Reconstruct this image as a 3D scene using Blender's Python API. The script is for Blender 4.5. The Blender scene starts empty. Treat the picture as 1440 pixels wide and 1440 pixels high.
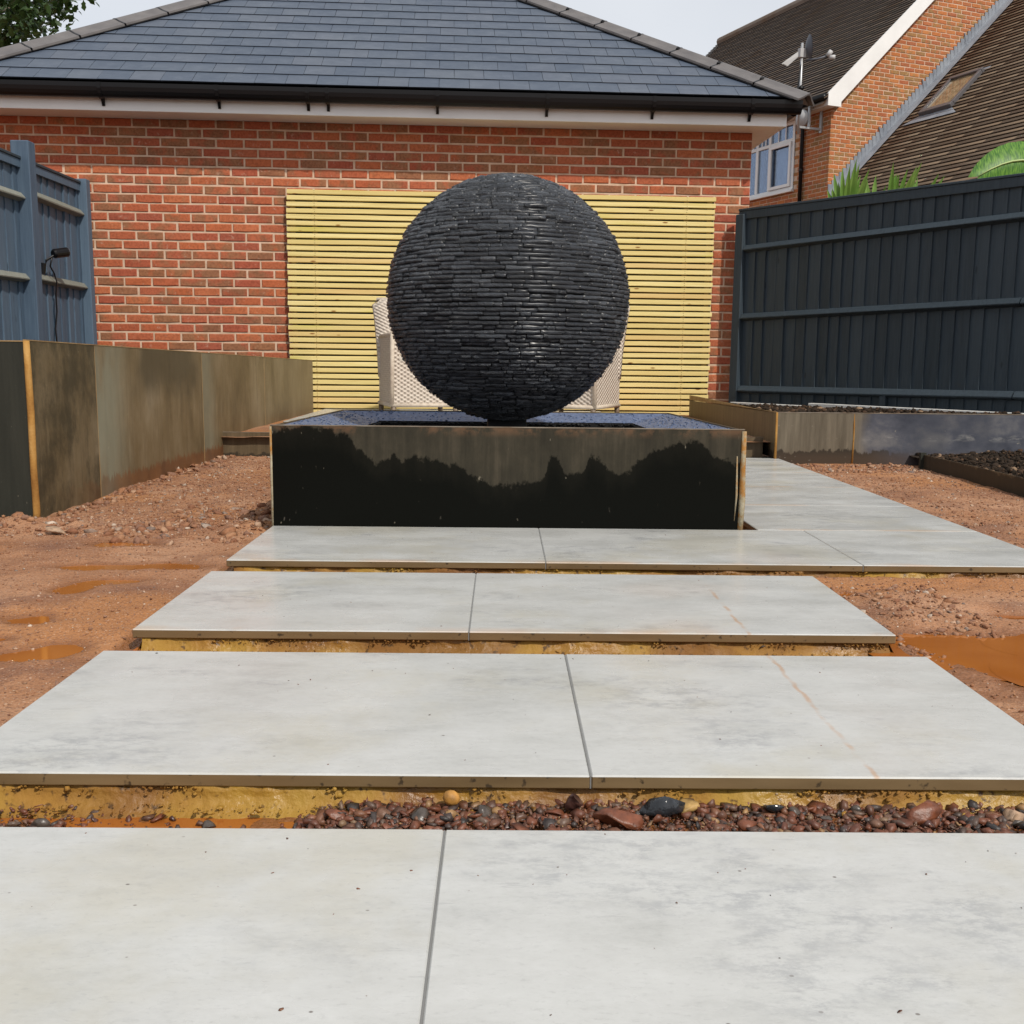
import bpy, bmesh, math, random
import numpy as np
from mathutils import Vector, Matrix, Euler
C = bpy.context.scene
COL = C.collection
rad = math.radians
random.seed(7); RNG = np.random.default_rng(7)

# ---------------------------------------------------------------- camera, sky, sun, exposure
cam = bpy.data.cameras.new("camera"); co = bpy.data.objects.new("camera", cam); COL.objects.link(co); C.camera = co
cam.lens = 36.6; cam.sensor_width = 36; cam.clip_start = 0.02; cam.clip_end = 600
RX = Vector((0.9999, -0.00930, 0.01056)); FW = Vector((0.01069, 0.98902, -0.14737)); FW.normalize()
RX = (RX - FW * RX.dot(FW)).normalized(); UP = RX.cross(FW)
m3 = Matrix((RX, UP, -FW)).transposed()
co.matrix_world = Matrix.Translation((0.7721, 0, 0.5727)) @ m3.to_4x4()

SUN = Vector((0.52, -0.80, 1.0)).normalized()
sl = bpy.data.lights.new("sun", 'SUN'); sl.energy = 2.9; sl.angle = rad(0.9); sl.color = (1.0, 0.94, 0.85)
so = bpy.data.objects.new("sun", sl); COL.objects.link(so); so.rotation_euler = SUN.to_track_quat('Z', 'Y').to_euler(); so.location = (5, -8, 12)
W = bpy.data.worlds.new("World"); C.world = W; W.use_nodes = True
wt = W.node_tree; wt.nodes.clear()
wo = wt.nodes.new('ShaderNodeOutputWorld'); wb = wt.nodes.new('ShaderNodeBackground'); wb.inputs[1].default_value = 0.132
sky = wt.nodes.new('ShaderNodeTexSky'); sky.sky_type = 'NISHITA'; sky.sun_disc = False
sky.sun_elevation = math.asin(SUN.z); sky.sun_rotation = math.atan2(SUN.x, SUN.y); sky.dust_density = 2.0; sky.air_density = 1.0
tc = wt.nodes.new('ShaderNodeTexCoord'); cn = wt.nodes.new('ShaderNodeTexNoise')
cn.inputs['Scale'].default_value = 1.6; cn.inputs['Detail'].default_value = 5; cn.inputs['Roughness'].default_value = 0.55
wt.links.new(tc.outputs['Generated'], cn.inputs['Vector'])
cr = wt.nodes.new('ShaderNodeValToRGB'); cr.color_ramp.elements[0].position = 0.3; cr.color_ramp.elements[1].position = 0.75
cr.color_ramp.elements[0].color = (4.5, 4.65, 4.9, 1); cr.color_ramp.elements[1].color = (5.9, 5.92, 5.95, 1)
wt.links.new(cn.outputs['Fac'], cr.inputs[0])
wm = wt.nodes.new('ShaderNodeMix'); wm.data_type = 'RGBA'; wm.inputs[0].default_value = 0.8
wt.links.new(sky.outputs[0], wm.inputs[6]); wt.links.new(cr.outputs[0], wm.inputs[7])
wt.links.new(wm.outputs[2], wb.inputs[0]); wt.links.new(wb.outputs[0], wo.inputs[0])
vs = C.view_settings; vs.view_transform = 'Standard'; vs.look = 'None'; vs.exposure = 0.25; vs.gamma = 1.0; vs.use_curve_mapping = False

# ---------------------------------------------------------------- material helper
class M:
    def __init__(s, name, **kw):
        s.m = bpy.data.materials.new(name); s.m.use_nodes = True; s.t = s.m.node_tree
        s.b = s.t.nodes['Principled BSDF']; s._pos = None
        for k, v in kw.items(): s.set(k, v)
    def n(s, typ, **kw):
        x = s.t.nodes.new(typ)
        for k, v in kw.items(): setattr(x, k, v)
        return x
    def put(s, sock, v):
        if isinstance(v, bpy.types.NodeSocket): s.t.links.new(v, sock)
        else:
            if sock.type == 'RGBA' and len(v) == 3: v = (*v, 1)
            sock.default_value = v
    def set(s, k, v):
        s.put(s.b.inputs[{'col': 'Base Color', 'rough': 'Roughness', 'metal': 'Metallic', 'spec': 'Specular IOR Level',
                          'nrm': 'Normal', 'coat': 'Coat Weight', 'coatr': 'Coat Roughness', 'alpha': 'Alpha', 'sub': 'Transmission Weight', 'ior': 'IOR'}[k]], v); return s
    def pos(s):
        if s._pos is None: s._pos = s.n('ShaderNodeNewGeometry')
        return s._pos.outputs['Position']
    def island(s): s.pos(); return s._pos.outputs['Random Per Island']
    def rnd(s):   # random per brick / stone, whether it is an object or an island of a joined mesh
        o = s.n('ShaderNodeObjectInfo'); return s.ma('FRACT', s.ma('ADD', o.outputs['Random'], s.island()))
    def obj(s): return s.n('ShaderNodeTexCoord').outputs['Object']
    def map(s, v, sc=(1, 1, 1), loc=(0, 0, 0), rot=(0, 0, 0)):
        x = s.n('ShaderNodeMapping'); s.put(x.inputs[0], v); x.inputs['Scale'].default_value = sc; x.inputs['Location'].default_value = loc; x.inputs['Rotation'].default_value = rot
        return x.outputs[0]
    def noise(s, sc, det=3, v=None, rough=0.5, dist=0.0):
        x = s.n('ShaderNodeTexNoise'); s.put(x.inputs['Vector'], v if v is not None else s.pos())
        x.inputs['Scale'].default_value = sc; x.inputs['Detail'].default_value = det; x.inputs['Roughness'].default_value = rough; x.inputs['Distortion'].default_value = dist
        return x.outputs['Fac']
    def vor(s, sc, v=None, out='Distance', feat='F1', rnd=1.0):
        x = s.n('ShaderNodeTexVoronoi', feature=feat); s.put(x.inputs['Vector'], v if v is not None else s.pos()); x.inputs['Scale'].default_value = sc
        x.inputs['Randomness'].default_value = rnd
        return x.outputs[out]
    def ma(s, op, a, b=0.5, c=None, clamp=False):
        x = s.n('ShaderNodeMath', operation=op); x.use_clamp = clamp; s.put(x.inputs[0], a); s.put(x.inputs[1], b)
        if c is not None: s.put(x.inputs[2], c)
        return x.outputs[0]
    def sep(s, v): 
        x = s.n('ShaderNodeSeparateXYZ'); s.put(x.inputs[0], v); return x.outputs
    def ramp(s, f, *stops, interp='LINEAR'):
        x = s.n('ShaderNodeValToRGB'); x.color_ramp.interpolation = interp; s.put(x.inputs[0], f); e = x.color_ramp.elements
        while len(e) < len(stops): e.new(0.5)
        for i, (p, c) in enumerate(stops):
            e[i].position = p; e[i].color = (c, c, c, 1) if isinstance(c, (int, float)) else (*c, 1)
        return x.outputs[0]
    def step(s, f, a, b):   # smooth 0..1 between a and b
        x = s.n('ShaderNodeMapRange', interpolation_type='SMOOTHSTEP'); s.put(x.inputs[0], f); x.inputs[1].default_value = a; x.inputs[2].default_value = b; return x.outputs[0]
    def mix(s, f, a, b, mode='MIX'):
        x = s.n('ShaderNodeMix', data_type='RGBA', blend_type=mode); s.put(x.inputs[0], f); s.put(x.inputs[6], a); s.put(x.inputs[7], b); return x.outputs[2]
    def bump(s, h, st=0.5, d=0.01, nrm=None):
        x = s.n('ShaderNodeBump'); s.put(x.inputs['Height'], h); x.inputs['Strength'].default_value = st; x.inputs['Distance'].default_value = d
        if nrm is not None: s.put(x.inputs['Normal'], nrm)
        s.set('nrm', x.outputs[0]); return x.outputs[0]

# ---------------------------------------------------------------- mesh helper
class MB:
    def __init__(s): s.v = []; s.f = []; s.mi = []
    def add(s, vs_, fs, mi=0, T=None):
        o = len(s.v)
        s.v += [tuple(T @ Vector(p)) for p in vs_] if T is not None else [tuple(p) for p in vs_]
        s.f += [tuple(i + o for i in q) for q in fs]; s.mi += [mi] * len(fs); return s
    def box(s, x0, x1, y0, y1, z0, z1, mi=0, T=None):
        return s.add([(x, y, z) for x in (x0, x1) for y in (y0, y1) for z in (z0, z1)],
                     [(0, 1, 3, 2), (4, 6, 7, 5), (0, 4, 5, 1), (2, 3, 7, 6), (0, 2, 6, 4), (1, 5, 7, 3)], mi, T)
    def cbox(s, x0, x1, y0, y1, z0, z1, b=0.004, mi=0, T=None):
        c = ((x0 + x1) / 2, (y0 + y1) / 2, (z0 + z1) / 2); h = (abs(x1 - x0) / 2, abs(y1 - y0) / 2, abs(z1 - z0) / 2)
        vs_ = []; ix = {}
        for sg in [(a, e, g) for a in (-1, 1) for e in (-1, 1) for g in (-1, 1)]:
            for ax in range(3):
                ix[(sg, ax)] = len(vs_); vs_.append(tuple(c[k] + sg[k] * (h[k] - (0 if k == ax else b)) for k in range(3)))
        fs = []
        for ax in range(3):
            u, w = [k for k in range(3) if k != ax]
            for sg in (-1, 1):
                q = []
                for a, e in ((-1, -1), (1, -1), (1, 1), (-1, 1)):
                    t = [0, 0, 0]; t[ax] = sg; t[u] = a; t[w] = e; q.append(ix[(tuple(t), ax)])
                fs.append(q)
            for a in (-1, 1):
                for e in (-1, 1):
                    q = []
                    for g, order in ((-1, (u, w)), (1, (w, u))):
                        t = [0, 0, 0]; t[ax] = g; t[u] = a; t[w] = e
                        q += [ix[(tuple(t), order[0])], ix[(tuple(t), order[1])]]
                    fs.append(q)
        for sg in [(a, e, g) for a in (-1, 1) for e in (-1, 1) for g in (-1, 1)]: fs.append([ix[(sg, k)] for k in range(3)])
        return s.add(vs_, fs, mi, T)
    def prism(s, poly, y0, y1, mi=0, T=None):      # polygon in x,z pushed along y
        n = len(poly); vs_ = [(x, y0, z) for x, z in poly] + [(x, y1, z) for x, z in poly]
        return s.add(vs_, [tuple(range(n)), tuple(range(2 * n - 1, n - 1, -1))] + [(i, (i + 1) % n, n + (i + 1) % n, n + i) for i in range(n)], mi, T)
    def tube(s, pts, r, n=8, mi=0, caps=True, T=None):
        pts = [Vector(p) for p in pts]; rs = r if isinstance(r, (list, tuple)) else [r] * len(pts); vs_ = []; fs = []
        for i, p in enumerate(pts):
            d = (pts[min(i + 1, len(pts) - 1)] - pts[max(i - 1, 0)]).normalized()
            a = d.cross(Vector((0, 0, 1)) if abs(d.z) < 0.9 else Vector((1, 0, 0))).normalized(); b = d.cross(a)
            vs_ += [p + rs[i] * (math.cos(2 * math.pi * k / n) * a + math.sin(2 * math.pi * k / n) * b) for k in range(n)]
        for i in range(len(pts) - 1): fs += [(i * n + k, i * n + (k + 1) % n, (i + 1) * n + (k + 1) % n, (i + 1) * n + k) for k in range(n)]
        if caps: fs += [tuple(range(n)), tuple(range(len(pts) * n - 1, (len(pts) - 1) * n - 1, -1))]
        return s.add(vs_, fs, mi, T)
    def mesh(s, name, mats, smooth=False):
        me = bpy.data.meshes.new(name); me.from_pydata(s.v, [], s.f)
        for m in (mats if isinstance(mats, (list, tuple)) else [mats]): me.materials.append(m.m if isinstance(m, M) else m)
        if max(s.mi, default=0) > 0: me.polygons.foreach_set('material_index', s.mi)
        if len(s.f) < 6000:
            bm = bmesh.new(); bm.from_mesh(me); bmesh.ops.recalc_face_normals(bm, faces=bm.faces); bm.to_mesh(me); bm.free()
        if smooth: me.polygons.foreach_set('use_smooth', [True] * len(me.polygons))
        return me
    def build(s, name, mats, parent=None, smooth=False, loc=(0, 0, 0), rot=(0, 0, 0)):
        return link(name, s.mesh(name, mats, smooth), parent, loc, rot)
def link(name, data, parent=None, loc=(0, 0, 0), rot=(0, 0, 0), M4=None):
    o = bpy.data.objects.new(name, data); COL.objects.link(o)
    if parent is not None: o.parent = parent
    if M4 is not None: o.matrix_local = M4
    else: o.location = loc; o.rotation_euler = rot
    return o
def npmesh(name, V, F, mat, smooth=False):
    me = bpy.data.meshes.new(name); V = np.asarray(V, np.float32); F = np.asarray(F, np.int32); k = F.shape[1]
    me.vertices.add(len(V)); me.vertices.foreach_set('co', V.ravel()); me.loops.add(F.size); me.loops.foreach_set('vertex_index', F.ravel())
    me.polygons.add(len(F)); me.polygons.foreach_set('loop_start', np.arange(0, F.size, k, dtype=np.int32))
    me.update(calc_edges=True); me.validate()
    if smooth: me.polygons.foreach_set('use_smooth', np.ones(len(F), bool))
    me.materials.append(mat.m if isinstance(mat, M) else mat); return me
def tag(o, label=None, cat=None, group=None, kind=None):
    for k, v in (('label', label), ('category', cat), ('group', group), ('kind', kind)):
        if v: o[k] = v
    return o
def thing(name, label, cat, loc=(0, 0, 0), rz=0.0, group=None): return tag(link(name, None, None, loc, (0, 0, rz)), label, cat, group)
# numpy value noise
_tab = RNG.random((256, 256))
def vnoise(x, y):
    xi = np.floor(x).astype(int); yi = np.floor(y).astype(int); fx = x - xi; fy = y - yi; fx = fx * fx * (3 - 2 * fx); fy = fy * fy * (3 - 2 * fy)
    g = lambda a, b: _tab[a % 256, b % 256]
    return (g(xi, yi) * (1 - fx) + g(xi + 1, yi) * fx) * (1 - fy) + (g(xi, yi + 1) * (1 - fx) + g(xi + 1, yi + 1) * fx) * fy
def fbm(x, y, o=4):
    t = 0; a = 0.5
    for i in range(o): t = t + a * (vnoise(x, y) - 0.5); x = x * 2.03 + 17.3; y = y * 2.03 + 5.1; a *= 0.5
    return t
# joined low-poly stones
_bm = bmesh.new(); bmesh.ops.create_icosphere(_bm, subdivisions=1, radius=1); ICO_V = np.array([v.co[:] for v in _bm.verts]); ICO_F = np.array([[v.index for v in f.verts] for f in _bm.faces]); _bm.free()
_bm = bmesh.new(); bmesh.ops.create_icosphere(_bm, subdivisions=2, radius=1); ICO2_V = np.array([v.co[:] for v in _bm.verts]); ICO2_F = np.array([[v.index for v in f.verts] for f in _bm.faces]); _bm.free()
def angular(V, k=5, rng=RNG, lo=0.45, hi=0.85):     # knock flats off a sphere so it reads as a broken stone
    V = V.copy()
    for _ in range(k):
        n = rng.normal(size=3); n /= np.linalg.norm(n); d = rng.uniform(lo, hi); h = V @ n
        V = V - np.outer(np.maximum(h - d, 0), n)
    return V * rng.uniform(0.975, 1.025, (len(V), 1))
def stones(P, S, flat=0.65):
    n = len(P); base = np.array([angular(ICO_V, 6, RNG, .22, .65) for _ in range(16)]) * 1.4; pick = RNG.integers(0, 16, n)
    V = base[pick] * RNG.uniform(0.5, 1.5, (n, 1, 3)); a = RNG.uniform(0, 6.28, n); c, s_ = np.cos(a), np.sin(a)
    b = RNG.uniform(-0.5, 0.5, n); cb, sb = np.cos(b), np.sin(b)
    x, y, z = V[..., 0], V[..., 1], V[..., 2] * flat
    y, z = y * cb[:, None] - z * sb[:, None], y * sb[:, None] + z * cb[:, None]
    V = np.stack([x * c[:, None] - y * s_[:, None], x * s_[:, None] + y * c[:, None], z], -1) * np.asarray(S)[:, None, None] + np.asarray(P)[:, None, :]
    F = ICO_F[None] + (np.arange(n) * len(ICO_V))[:, None, None]
    return V.reshape(-1, 3), F.reshape(-1, 3)

# ---------------------------------------------------------------- materials
def mat_brick(name, tint=(1, 1, 1), grey=0.45):
    m = M(name, rough=0.85, spec=0.25); r = m.rnd()
    c = m.ramp(r, (0, (0.36, 0.088, 0.048)), (0.3, (0.45, 0.125, 0.050)), (0.55, (0.40, 0.108, 0.056)), (0.75, (0.48, 0.148, 0.062)), (1, (0.33, 0.086, 0.050)))
    r2 = m.ma('FRACT', m.ma('MULTIPLY', r, 7.31))
    patch = m.step(m.ma('ADD', m.noise(9, 3), m.ma('MULTIPLY', m.ma('SUBTRACT', r2, 0.5), 0.42)), 0.57 - grey * 0.20, 0.78 - grey * 0.2)
    c = m.mix(m.ma('MULTIPLY', patch, 0.68), c, m.ramp(m.noise(4, 2), (0.3, (0.20, 0.110, 0.058)), (0.7, (0.27, 0.155, 0.078))))
    c = m.mix(m.step(m.noise(60, 4), 0.35, 0.75), c, (0.70, 0.66, 0.64), 'MULTIPLY'); c = m.mix(m.ma('MULTIPLY', m.step(m.noise(1.1, 4), .45, .65), .35), c, (0.72, 0.74, 0.80), 'MULTIPLY')
    c = m.mix(m.ma('MULTIPLY', m.step(m.noise(20, 6, rough=0.72), 0.58, 0.72), 0.55), c, (0.50, 0.34, 0.25))
    m.set('col', m.mix(1.0, c, tint, 'MULTIPLY')); m.bump(m.noise(170, 4), 0.5, 0.004); return m
BRICK = mat_brick('brick')
HBRICK = mat_brick('house_brick', (1.12, 1.42, 1.15), 0.5)
MORTAR = M('mortar', rough=0.95, spec=0.1); MORTAR.set('col', MORTAR.ramp(MORTAR.noise(14, 5), (0.3, (0.47, 0.325, 0.225)), (0.7, (0.64, 0.465, 0.345)))); MORTAR.bump(MORTAR.noise(220, 3), 0.5, 0.003)
m = SLATE = M('roof_slate', rough=0.42, spec=0.4); r = m.rnd()
c = m.ramp(r, (0, (0.050, 0.068, 0.100)), (0.6, (0.060, 0.078, 0.110)), (1, (0.072, 0.088, 0.118)))
c = m.mix(m.step(m.noise(3, 4), 0.4, 0.7), c, (1.10, 1.08, 1.04), 'MULTIPLY'); m.set('col', c); m.set('rough', m.ramp(m.noise(9, 4), (0.3, 0.36), (0.7, 0.55))); m.bump(m.noise(45, 5), 0.25, 0.004)
SEDGE = M('slate_edge_shade', rough=.8, spec=.1, col=(.010, .012, .017)); TEDGE = M('tile_edge_shade', rough=.9, spec=.1, col=(.030, .022, .017))  # near-black butts paint in the shadow line under each course
m = HIP = M('hip_tile', rough=0.6, spec=0.3); m.set('col', m.ramp(m.noise(7, 5), (0.3, (0.10, 0.094, 0.095)), (0.7, (0.145, 0.135, 0.132)))); m.bump(m.noise(90, 4), 0.2, 0.003)
BLACKP = M('black_plastic', rough=0.35, spec=0.3, col=(0.005, 0.005, 0.006))
m = WHITEP = M('white_trim', rough=0.4, spec=0.4); m.set('col', m.ramp(m.noise(3, 5), (0.3, (0.72, 0.72, 0.71)), (0.7, (0.80, 0.80, 0.79))))
m = PINE = M('treated_pine', rough=0.7, spec=0.25); o = m.n('ShaderNodeObjectInfo').outputs['Random']
ps = m.map(m.pos(), (1.0, 1.0, 1.0)); off = m.n('ShaderNodeCombineXYZ'); m.put(off.inputs[0], m.ma('MULTIPLY', o, 37.0))
va = m.n('ShaderNodeVectorMath', operation='ADD'); m.put(va.inputs[0], m.pos()); m.put(va.inputs[1], off.outputs[0]); pv = va.outputs[0]
c = m.ramp(m.noise(3.0, 4, m.map(pv, (0.5, 8, 26)), 0.6, 0.6), (0.25, (0.60, 0.47, 0.18)), (0.5, (0.74, 0.61, 0.26)), (0.75, (0.84, 0.73, 0.38)))
c = m.mix(m.ma('MULTIPLY', m.ma('SUBTRACT', o, 0.1), 0.75), c, (0.60, 0.46, 0.17)); c = m.mix(m.ma('MULTIPLY', m.step(m.ma('FRACT', m.ma('MULTIPLY', o, 9.7)), .78, .98), .35), c, (0.62, 0.36, 0.15))
c = m.mix(m.step(m.noise(1.3, 3, m.map(pv, (0.6, 1, 3))), 0.6, 0.75), c, (0.85, 0.92, 0.55), 'MULTIPLY')
kn = m.vor(1.0, m.map(pv, (4.2, 1, 15)))
c = m.mix(m.ma('SUBTRACT', 1.0, m.step(kn, 0.05, 0.13)), c, (0.26, 0.12, 0.03)); m.set('col', c); m.bump(m.noise(12, 4, m.map(pv, (1, 10, 30))), 0.2, 0.003)
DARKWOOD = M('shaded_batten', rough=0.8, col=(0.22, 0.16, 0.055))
m = SLAB = M('porcelain_slab', rough=0.3, spec=0.5); sx = m.sep(m.pos()); st = m.map(m.pos(), (1.0, 4.5, 4))
c = m.ramp(m.noise(4.5, 12, m.map(m.pos(), (1.0, 1.9, 1)), 0.80), (0.32, (0.385, 0.387, 0.368)), (0.48, (0.455, 0.457, 0.438)), (0.66, (0.505, 0.508, 0.491)))
msk = m.step(m.noise(2.3, 6, m.map(m.pos(), (1, 1.3, 1), (3, 1, 0)), 0.65), 0.50, 0.64)
c = m.mix(m.ma('MULTIPLY', m.ma('MULTIPLY', msk, m.step(m.noise(24, 9, m.map(m.pos(), (0.7, 1.4, 1)), 0.8), 0.44, 0.60)), 0.75), c, (0.30, 0.305, 0.305))
c = m.mix(m.ma('MULTIPLY', m.step(m.noise(1.7, 6, m.map(m.pos(), (1, 1, 1), (4, 9, 0)), 0.65), 0.48, 0.66), 0.45), c, (0.41, 0.38, 0.29))
c = m.mix(m.ma('MULTIPLY', m.step(m.noise(120, 5, m.map(m.pos(), (0.6, 1.3, 1)), 0.75), 0.54, 0.66), 0.28), c, (0.30, 0.30, 0.29))
c = m.mix(m.ma('MULTIPLY', m.step(m.noise(50, 4, m.map(m.pos(), (0.22, 1.6, 1)), 0.7), 0.64, 0.70), 0.35), c, (0.27, 0.27, 0.27))
c = m.mix(m.ma('MULTIPLY', m.ma('MULTIPLY', m.step(m.vor(17, m.map(m.pos(), (1, 1.3, 1))), 0.050, 0.025), m.step(m.noise(5, 2), .42, .55)), 0.85), c, (0.11, 0.09, 0.075))
wob = m.ma('ADD', sx[0], m.ma('MULTIPLY', m.ma('SUBTRACT', m.noise(14, 4), 0.5), 0.022))
dl = m.ma('ABSOLUTE', m.ma('SUBTRACT', wob, 1.298))
line = m.ma('MULTIPLY', m.step(dl, 0.0065, 0.001), m.step(m.noise(12, 4), 0.36, 0.60)); line = m.ma('MULTIPLY', line, m.step(sx[1], 1.2, 1.36))
line = m.ma('MULTIPLY', line, m.step(sx[1], 2.70, 2.45))
c = m.mix(m.ma('MULTIPLY', line, 0.55), c, (0.42, 0.215, 0.085))
ob = m.sep(m.obj()); edge = m.ma('MULTIPLY', m.step(ob[1], 0.045, 0.0), m.step(m.noise(5, 4), 0.45, 0.62)); edge = m.ma('MULTIPLY', edge, m.step(sx[1], 1.9, 2.2))
c = m.mix(m.ma('MULTIPLY', edge, 0.45), c, (0.50, 0.31, 0.17))
rs = m.step(m.noise(1.1, 3, m.map(m.pos(), (1, 1, 1), (31, 3, 0))), 0.62, 0.72); c = m.mix(m.ma('MULTIPLY', rs, 0.14), c, (0.5, 0.30, 0.16))
m.set('col', c); m.set('rough', m.ramp(m.noise(4, 5, m.map(m.pos(), (1, 2, 1))), (0.3, 0.17), (0.7, 0.36))); m.bump(m.noise(60, 5, m.map(m.pos(), (0.6, 1.4, 1))), 0.10, 0.002)
GROUT = M('grey_grout', rough=.9, col=(.17, .17, .165))
m = SLABEDGE = M('slab_edge', rough=0.35, spec=0.5); m.set('col', m.mix(m.step(m.noise(60, 4), 0.62, 0.7), m.ramp(m.noise(4, 5, m.map(m.pos(), (1, 1, 6))), (0.3, (0.115, 0.075, 0.035)), (0.7, (0.185, 0.125, 0.062))), (0.05, 0.035, 0.02)))
m = BED = M('sand_mortar_bed', rough=0.75, spec=0.3); c = m.ramp(m.noise(5, 5), (0.36, (0.165, 0.072, 0.016)), (0.46, (0.28, 0.142, 0.024)), (0.6, (0.33, 0.198, 0.034)))
c = m.mix(m.ma('MULTIPLY', m.step(m.noise(2.4, 5, m.map(m.pos(), (1, 1, 1), (1.7, 0, 0))), 0.47, 0.58), .75), c, (0.16, 0.068, 0.016)); c = m.mix(m.step(m.noise(70, 4), 0.58, 0.70), c, (0.085, 0.042, 0.012)); m.set('col', c); m.set('rough', m.ramp(m.noise(6, 3), (0.4, 0.3), (0.6, 0.8))); m.bump(m.ma('ADD', m.noise(95, 5), m.ma('MULTIPLY', m.noise(14, 3), 2.5)), 0.45, 0.008)
m = GROUND = M('crushed_ground', rough=0.9, spec=0.3)
c = m.ramp(m.noise(2.2, 6, rough=0.6), (0.32, (0.20, 0.090, 0.047)), (0.48, (0.305, 0.146, 0.072)), (0.68, (0.40, 0.222, 0.128)))
c = m.mix(m.ma('MULTIPLY', m.step(m.noise(1.3, 4, m.map(m.pos(), (1, 1, 1), (7, 2, 0))), 0.48, 0.60), 0.6), c, (0.37, 0.155, 0.048))
c = m.mix(m.ma('MULTIPLY', m.step(m.noise(3.2, 6, m.map(m.pos(), (1, 1, 1), (1, 8, 0)), 0.65), 0.52, 0.64), 0.55), c, (0.155, 0.070, 0.042))
c = m.mix(m.ma('MULTIPLY', m.step(m.noise(170, 3), 0.5, 0.68), 0.55), c, (0.085, 0.04, 0.026))
c = m.mix(m.ma('MULTIPLY', m.step(m.noise(230, 2, m.map(m.pos(), (1, 1, 1), (3, 3, 3))), 0.60, 0.72), 0.75), c, (0.50, 0.36, 0.27))
gz = m.sep(m.pos())[2]; wet = m.step(m.ma('ADD', gz, m.ma('MULTIPLY', m.ma('SUBTRACT', m.noise(9, 4), .5), .006)), -0.032, -0.0415); c = m.mix(m.ma('MULTIPLY', wet, 0.75), c, (0.185, 0.066, 0.018)); m.set('col', c)
m.set('rough', m.mix(wet, (0.9, 0.9, 0.9), (0.25, 0.25, 0.25)))
m.bump(m.ma('ADD', m.noise(130, 4), m.ma('MULTIPLY', m.noise(38, 3), 1.5)), 0.7, 0.006)
m = PEBBLE = M('ground_stones', rough=0.8, spec=0.35); m.set('col', m.mix(m.step(m.noise(120, 3), 0.4, 0.7), m.ramp(m.rnd(), (0, (0.20, 0.085, 0.044)), (0.3, (0.28, 0.13, 0.064)), (0.55, (0.22, 0.118, 0.078)), (0.78, (0.34, 0.175, 0.09)), (0.90, (0.44, 0.31, 0.22)), (0.95, (0.14, 0.10, 0.085)), (1, (0.52, 0.42, 0.33))), (0.75, 0.7, 0.65), 'MULTIPLY'))
m = RUBBLE = M('wet_rubble', rough=0.5, spec=0.5); m.set('col', m.mix(m.step(m.noise(90, 4), 0.4, 0.75), m.ramp(m.rnd(), (0, (0.11, 0.038, 0.020)), (0.42, (0.17, 0.055, 0.024)), (0.56, (0.085, 0.048, 0.032)), (0.68, (0.030, 0.028, 0.028)), (0.82, (0.20, 0.078, 0.034)), (0.93, (0.12, 0.080, 0.058)), (1, (0.34, 0.19, 0.07))), (0.6, 0.55, 0.5), 'MULTIPLY')); m.bump(m.noise(150, 3), 0.4, 0.003)
def mat_stone(name, col, rough=0.6):
    m = M(name, rough=rough, spec=0.5); d = tuple(x * 0.45 for x in col); m.set('col', m.ramp(m.noise(75, 5), (0.3, d), (0.7, col))); m.bump(m.noise(140, 3), 0.4, 0.003); return m
STONES = [mat_stone('brown_stone', (0.125, 0.062, 0.038), .4), mat_stone('red_stone', (0.20, 0.062, 0.026), .45), mat_stone('grey_stone', (0.085, 0.068, 0.056), .35), mat_stone('plum_stone', (0.085, 0.038, 0.030), .35)]
FLINT = mat_stone('black_flint', (0.030, 0.033, 0.038), 0.12); OCHRE = mat_stone('ochre_pebble', (0.52, 0.25, 0.05)); TAN = mat_stone('tan_stone', (0.42, 0.26, 0.085)); PALE = mat_stone('pale_pebble', (0.50, 0.33, 0.21))
m = PUDDLE = M('muddy_water', rough=0.04, spec=0.5); m.set('col', m.ramp(m.noise(3.5, 4), (0.3, (0.27, 0.082, 0.015)), (0.7, (0.37, 0.130, 0.026)))); m.bump(m.noise(5, 1), 0.004, 0.01)
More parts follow.
